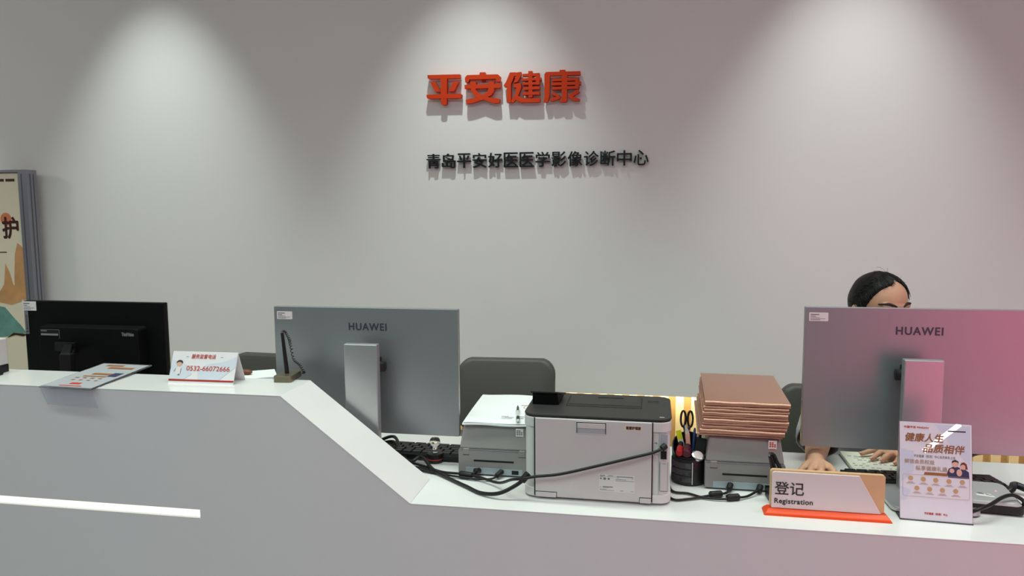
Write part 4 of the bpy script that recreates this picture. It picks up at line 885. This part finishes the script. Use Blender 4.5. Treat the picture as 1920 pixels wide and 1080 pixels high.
# ================================================================ seated person
pr = thing('person', (0.74, 0.92, 0.0), 'person with black tied-back hair seated behind the pink-lit monitor, left hand on notebook', 'person')
pb = Vector((0.74, 0.92, 0.0))
HC = Vector((0.731, 0.862, 1.141)); HR = Euler((R(9), 0, R(24)))
HM = Matrix.Translation(HC) @ HR.to_matrix().to_4x4()
def H(x, y, z): return HM @ Vector((x, y, z))
def remesh(mb, name, m, vox, it, parent, smooth_f=0.5):
    bmesh.ops.recalc_face_normals(mb.bm, faces=mb.bm.faces)
    me = bpy.data.meshes.new('tmp'); mb.bm.to_mesh(me); mb.bm.free()
    o = bpy.data.objects.new('tmp', me); COL.objects.link(o)
    r_ = o.modifiers.new('r', 'REMESH'); r_.mode = 'VOXEL'; r_.voxel_size = vox
    s_ = o.modifiers.new('s', 'SMOOTH'); s_.iterations = it; s_.factor = smooth_f
    dg = bpy.context.evaluated_depsgraph_get()
    m2 = bpy.data.meshes.new_from_object(o.evaluated_get(dg)); m2.name = name
    bpy.data.objects.remove(o); bpy.data.meshes.remove(me)
    m2.materials.clear(); m2.materials.append(m)
    for p in m2.polygons: p.use_smooth = True
    for v in m2.vertices: v.co -= pb
    o = bpy.data.objects.new(name, m2); COL.objects.link(o); o.parent = parent
    return o
sh_r, sh_l = Vector((0.612, 0.90, 0.985)), Vector((0.895, 0.885, 0.985))
el_r, el_l = Vector((0.482, 0.500, 0.832)), Vector((0.965, 0.63, 0.82))
wr_r, wr_l = Vector((0.437, 0.340, 0.806)), Vector((0.752, 0.512, 0.803))
hip_r, hip_l = Vector((0.655, 0.93, 0.53)), Vector((0.825, 0.93, 0.53))
kn_r, kn_l = Vector((0.64, 0.60, 0.54)), Vector((0.84, 0.62, 0.54))
an_r, an_l = Vector((0.62, 0.66, 0.10)), Vector((0.86, 0.70, 0.10))
b = MB()
b.ell((0.74, 0.93, 0.58), (0.165, 0.115, 0.11)); b.ell((0.738, 0.925, 0.74), (0.135, 0.092, 0.17)); b.ell((0.736, 0.905, 0.90), (0.155, 0.098, 0.12))
b.caps((0.625, 0.90, 0.975), 0.055, (0.85, 0.89, 0.975), 0.055, 14)
b.caps((0.735, 0.895, 0.99), 0.056, H(0, 0.012, -0.085), 0.050, 14)
for s, e, w_ in ((sh_r, el_r, wr_r), (sh_l, el_l, wr_l)):
    b.caps(s, 0.050, e, 0.038, 14)
    mid = e.lerp(w_, 0.3); b.caps(e, 0.037, mid, 0.0345, 14); b.caps(mid, 0.0345, w_, 0.0245, 14)
for h_, k_, a_ in ((hip_r, kn_r, an_r), (hip_l, kn_l, an_l)):
    b.caps(h_, 0.085, k_, 0.058, 14); b.caps(k_, 0.055, a_, 0.036, 14); b.caps(a_+Vector((0, 0, -0.055)), 0.034, a_+Vector((0, -0.15, -0.065)), 0.028, 12)
# head
b.ell(H(0, 0.012, 0.028), (0.0735, 0.091, 0.083), 28, 18, HR); b.ell(H(0, -0.012, -0.028), (0.064, 0.074, 0.075), 28, 18, HR)
b.ell(H(0, -0.042, -0.083), (0.033, 0.034, 0.026), 20, 12, HR); b.caps(H(0.05, 0.0, -0.055), 0.02, H(0.018, -0.05, -0.088), 0.018); b.caps(H(-0.05, 0.0, -0.055), 0.02, H(-0.018, -0.05, -0.088), 0.018)
b.caps(H(0, -0.084, 0.004), 0.0085, H(0, -0.098, -0.035), 0.0125); b.ell(H(0.011, -0.088, -0.038), (0.008, 0.009, 0.007), 12, 8, HR); b.ell(H(-0.011, -0.088, -0.038), (0.008, 0.009, 0.007), 12, 8, HR)
b.caps(H(-0.040, -0.064, 0.027), 0.010, H(0.040, -0.064, 0.027), 0.010); b.caps(H(-0.014, -0.072, 0.026), 0.010, H(0.014, -0.072, 0.026), 0.010)
b.ell(H(0.040, -0.058, -0.022), (0.020, 0.016, 0.017), 14, 10, HR); b.ell(H(-0.040, -0.058, -0.022), (0.020, 0.016, 0.017), 14, 10, HR)
b.ell(H(0, -0.079, -0.061), (0.022, 0.010, 0.009), 14, 8, HR)
for s in (-1, 1):
    b.ell(H(s*0.077, 0.012, -0.010), (0.007, 0.018, 0.028), 16, 10, HR); b.ell(H(s*0.081, 0.018, -0.002), (0.006, 0.014, 0.016), 12, 8, HR)
# hands: palm plus five separate bent fingers
def hand(wr, palm, knuckles, fingers, thumb, pr_=0.0135):
    b.caps(wr, 0.0235, palm, 0.019, 12)
    for k in knuckles: b.caps(palm, 0.0165, k, 0.0105, 10); b.caps(wr.lerp(palm, 0.5), 0.018, k, 0.0108, 10)
    for chain, r0 in fingers:
        for i in range(len(chain)-1):
            r1 = r0*(1-0.10*i); r2 = r0*(1-0.10*(i+1)); b.caps(chain[i], r1, chain[i+1], r2, 10)
    for i in range(len(thumb)-1): b.caps(thumb[i], 0.0118-0.0012*i, thumb[i+1], 0.0106-0.0012*i, 10)
V = Vector
# right hand (left in the picture), resting on the mouse pad, fingers towards the visitor
kR = [V((0.405, 0.300, 0.801)), V((0.423, 0.291, 0.806)), V((0.442, 0.289, 0.807)), V((0.462, 0.296, 0.804))]
fR = [([kR[0], V((0.390, 0.281, 0.796)), V((0.378, 0.264, 0.781)), V((0.373, 0.254, 0.770))], 0.0088),
      ([kR[1], V((0.410, 0.264, 0.803)), V((0.401, 0.244, 0.786)), V((0.397, 0.235, 0.771))], 0.0098),
      ([kR[2], V((0.434, 0.258, 0.805)), V((0.427, 0.236, 0.788)), V((0.425, 0.228, 0.772))], 0.0102),
      ([kR[3], V((0.465, 0.264, 0.803)), V((0.465, 0.242, 0.788)), V((0.464, 0.232, 0.772))], 0.0099)]
hand(wr_r, V((0.435, 0.313, 0.803)), kR, fR, [V((0.455, 0.323, 0.797)), V((0.478, 0.300, 0.787)), V((0.488, 0.276, 0.777)), V((0.485, 0.258, 0.771))])
# left hand (right in the picture), flat on the notebook, fingers towards the left
kL = [V((0.668, 0.512, 0.793)), V((0.668, 0.492, 0.795)), V((0.672, 0.473, 0.793)), V((0.682, 0.457, 0.789))]
fL = [([kL[0], V((0.640, 0.510, 0.792)), V((0.612, 0.500, 0.786)), V((0.592, 0.493, 0.781))], 0.0098),
      ([kL[1], V((0.642, 0.482, 0.795)), V((0.622, 0.468, 0.787)), V((0.610, 0.459, 0.780))], 0.0102),
      ([kL[2], V((0.654, 0.463, 0.794)), V((0.640, 0.453, 0.786)), V((0.631, 0.448, 0.780))], 0.0098),
      ([kL[3], V((0.672, 0.445, 0.787)), V((0.664, 0.436, 0.781)), V((0.659, 0.431, 0.779))], 0.0086)]
hand(wr_l, V((0.708, 0.495, 0.797)), kL, fL, [V((0.715, 0.522, 0.795)), V((0.692, 0.538, 0.788)), V((0.668, 0.540, 0.782)), V((0.655, 0.538, 0.780))])
body = remesh(b, 'body', M['skin'], 0.0034, 5, pr)
bv = BVHTree.FromPolygons([v.co+pb for v in body.data.vertices], [p.vertices[:] for p in body.data.polygons])
def onface(x, z, lift=0.001):
    o = H(x, -0.25, z); d = (HR.to_matrix() @ Vector((0, 1, 0)))
    h = bv.ray_cast(o, d); return (h[0]-d*lift)-pb
# nails
for ch, r_ in fR+fL:
    p = ch[-1]; d = (ch[-1]-ch[-2]).normalized()
    q = p+d*r_*0.35; up = Vector((0, 0, 1))-d*d.z; up.normalize()
    b = MB(); b.ell((0, 0, 0), (r_*0.42, r_*0.55, r_*0.18), 10, 6)
    mx = Matrix((d.cross(up), d, up)).transposed().to_4x4(); mx.translation = q+up*r_*0.50-pb
    b.xf(mx); b.build('nail', M['face'], pr, smooth=True)
# brows, eyes, lips
for s in (-1, 1):
    pts = [onface(s*x, z, 0.0004) for x, z in ((0.012, 0.0275), (0.022, 0.0315), (0.034, 0.0345), (0.045, 0.0335), (0.054, 0.029))]
    MB().tube(smoothpath(pts, 5), 0, 6, [0.0016+0.0030*math.sin(PI*min(1, (i+3)/24)) for i in range(21)]).build('eyebrow', M['brow'], pr, smooth=True)
    c = onface(s*0.032, -0.004, -0.006); b = MB(); b.ell(c, (0.0105, 0.0105, 0.0075), 16, 10); ey = b.build('eyelid', M['skin'], pr, smooth=True)
    pts = [onface(s*x, z, 0.0035) for x, z in ((0.019, -0.0085), (0.026, -0.0105), (0.034, -0.0112), (0.042, -0.0100), (0.047, -0.0075))]
    MB().tube(smoothpath(pts, 5), 0.0010, 6).build('eyelashes', M['hair'], pr, smooth=True)
pts = [onface(x, -0.061+0.0015*math.cos(x*120), 0.0) for x in (-0.022, -0.012, 0.0, 0.012, 0.022)]
MB().tube(smoothpath(pts, 5), 0, 8, [0.0012+0.003*math.sin(PI*i/20) for i in range(21)]).build('lips', M['lip'], pr, smooth=True)
# hair: cap over the skull that dips under the skin at the face, combed back into a bun
b = MB(); rings = []; nu, nv = 64, 40
def hair_r(d):
    # radius of hair surface in direction d (head frame)
    a = math.atan2(d.x, -d.y)            # 0 = straight ahead, + to the left side of the head
    el = math.asin(max(-1, min(1, d.z)))
    line = R(50)-R(7)*math.exp(-((a-R(4))/R(9))**2)*-1 - (abs(a)/R(80))**2.2*R(64)
    line += R(3)*math.sin(a*5)
    face = 1/(1+math.exp(-(line-el)/R(2.2)))*(1/(1+math.exp((abs(a)-R(84))/R(3))))
    neck = 1/(1+math.exp((el+R(46))/R(3)))
    k = max(face, neck)
    return k
verts = []
for j in range(nv+1):
    el = -PI/2+PI*j/nv
    row = []
    for i in range(nu):
        a = 2*PI*i/nu; d = Vector((math.cos(el)*math.sin(a), -math.cos(el)*math.cos(a), math.sin(el)))
        k = hair_r(d)
        strand = 1+0.008*math.sin(a*37+el*6)+0.006*math.sin(a*61-el*9)
        out = Vector((d.x*0.0835, d.y*0.1005+0.012, d.z*0.099+0.016))*strand
        inn = Vector((d.x*0.060, d.y*0.074+0.010, d.z*0.070+0.010))
        row.append(H(*(out.lerp(inn, k)))-pb)
    verts.append(row)
b.loft(verts); hb = b.build('hair', M['hair'], pr, smooth=True)
b = MB(); b.ell(H(0.03, 0.112, -0.045)-pb, (0.040, 0.030, 0.038), 20, 14, HR); b.build('hair_bun', M['hair'], hb, smooth=True)
rg = random.Random(5)
for k in range(16):
    a = rg.uniform(-1.7, 1.5); el = rg.uniform(0.5, 1.35)
    d = Vector((math.cos(el)*math.sin(a), -math.cos(el)*math.cos(a)*0.6+0.2, math.sin(el)))
    p0 = Vector((d.x*0.083, d.y*0.099+0.012, d.z*0.098+0.015)); t_ = Vector((rg.uniform(-1, 1), rg.uniform(-0.3, 0.8), rg.uniform(-0.4, 0.5)))*0.020
    pts = [H(*p0)-pb, H(*(p0*1.05+t_*0.5))-pb, H(*(p0*1.09+t_*1.2))-pb, H(*(p0*1.08+t_*1.9))-pb]
    MB().tube(smoothpath(pts, 5), 0.00032, 4).build('stray_hair', M['hair'], hb)
# combed strands over the hair surface and soft baby hair at the hairline
b = MB(); rg = random.Random(9)
def hsurf(a, el, lift):
    d = Vector((math.cos(el)*math.sin(a), -math.cos(el)*math.cos(a), math.sin(el)))
    return Vector((d.x*(0.0835+lift), d.y*(0.1005+lift)+0.012, d.z*(0.099+lift)+0.016)), d
for k in range(260):
    a0 = rg.uniform(-1.75, 1.75); el = R(-30)
    while el < R(85) and hair_r(hsurf(a0, el, 0)[1]) > 0.35: el += R(1.5)
    el += R(rg.uniform(-1.5, 26)) if k % 3 else R(rg.uniform(-3.0, 0.5))
    n_ = rg.randint(4, 7); pts = []
    sgn = 1 if a0 > 0.07 else -1
    for i in range(n_):
        aa = a0+sgn*i*rg.uniform(0.05, 0.11); ee = el+i*R(7)-(i*i)*R(1.2)*abs(a0)
        pts.append(H(*hsurf(aa, min(ee, R(86)), 0.0006+0.0012*rg.random()*(0 < i < n_-1))[0])-pb)
    b.tube(smoothpath(pts, 3), 0.00055, 4)
hs = b.build('hair_strands', M['hair'], hb); hs['kind'] = 'stuff'
# shirt with loose elbow-length sleeves (open at the hem)
b = MB()
b.ell((0.74, 0.93, 0.60), (0.178, 0.128, 0.12)); b.ell((0.738, 0.925, 0.74), (0.150, 0.106, 0.18)); b.ell((0.736, 0.905, 0.90), (0.168, 0.110, 0.122))
b.caps((0.625, 0.90, 0.975), 0.066, (0.85, 0.89, 0.975), 0.066, 14); b.caps((0.735, 0.897, 0.99), 0.064, (0.735, 0.888, 1.022), 0.060, 14)
for s, e in ((sh_r, el_r), (sh_l, el_l)): b.caps(s, 0.066, s.lerp(e, 0.6), 0.060, 14)
sh = remesh(b, 'shirt', M['shirt'], 0.006, 6, pr)
for s, e, w_ in ((sh_r, el_r, wr_r), (sh_l, el_l, wr_l)):
    st = s.lerp(e, 0.45); en = e.lerp(w_, 0.30); path = smoothpath([st, s.lerp(e, 0.75), e+Vector((0, 0, 0.004)), en], 6)
    n_ = len(path); rad = [0.060-0.004*i/n_ for i in range(n_)]
    b = MB(); rings = []; up = Vector((0, 0, 1)); segn = 28
    for inner in (0, 1):
        seq = range(n_) if not inner else range(n_-1, -1, -1)
        for i in seq:
            p = path[i]; t_ = (path[min(i+1, n_-1)]-path[max(i-1, 0)]).normalized(); a_ = t_.cross(up).normalized(); c_ = a_.cross(t_)
            fr = i/n_
            rings.append([p-pb+(a_*math.cos(2*PI*k/segn)+c_*math.sin(2*PI*k/segn))*((rad[i]-0.0025*inner)*(1+fr*0.07*math.sin(5*2*PI*k/segn+i*0.5)+fr*0.05*math.sin(3*2*PI*k/segn))) for k in range(segn)])
    vs = [[b.bm.verts.new(p) for p in r] for r in rings]
    for A_, B_ in zip(vs, vs[1:]):
        for k in range(segn): b.bm.faces.new((A_[k], A_[(k+1) % segn], B_[(k+1) % segn], B_[k]))
    b.build('sleeve', M['shirt'], sh, smooth=True)
b = MB()
b.ell((0.74, 0.93, 0.56), (0.175, 0.124, 0.10))
for h_, k_, a_ in ((hip_r, kn_r, an_r), (hip_l, kn_l, an_l)): b.caps(h_, 0.094, k_, 0.066, 14); b.caps(k_, 0.064, a_+Vector((0, 0, 0.02)), 0.047, 14)
remesh(b, 'trousers', M['trousers'], 0.009, 5, pr)
for a_ in (an_r, an_l):
    b = MB(); b.caps(a_+Vector((0, 0.01, -0.055)), 0.042, a_+Vector((0, -0.155, -0.063)), 0.036, 14)
    bmesh.ops.bisect_plane(b.bm, geom=b.bm.verts[:]+b.bm.edges[:]+b.bm.faces[:], plane_co=(0, 0, 0.004), plane_no=(0, 0, -1), clear_outer=True); bmesh.ops.holes_fill(b.bm, edges=b.bm.edges[:])
    b.xf(Matrix.Translation(-pb)); b.build('shoe', M['rubber'], pr, smooth='auto')
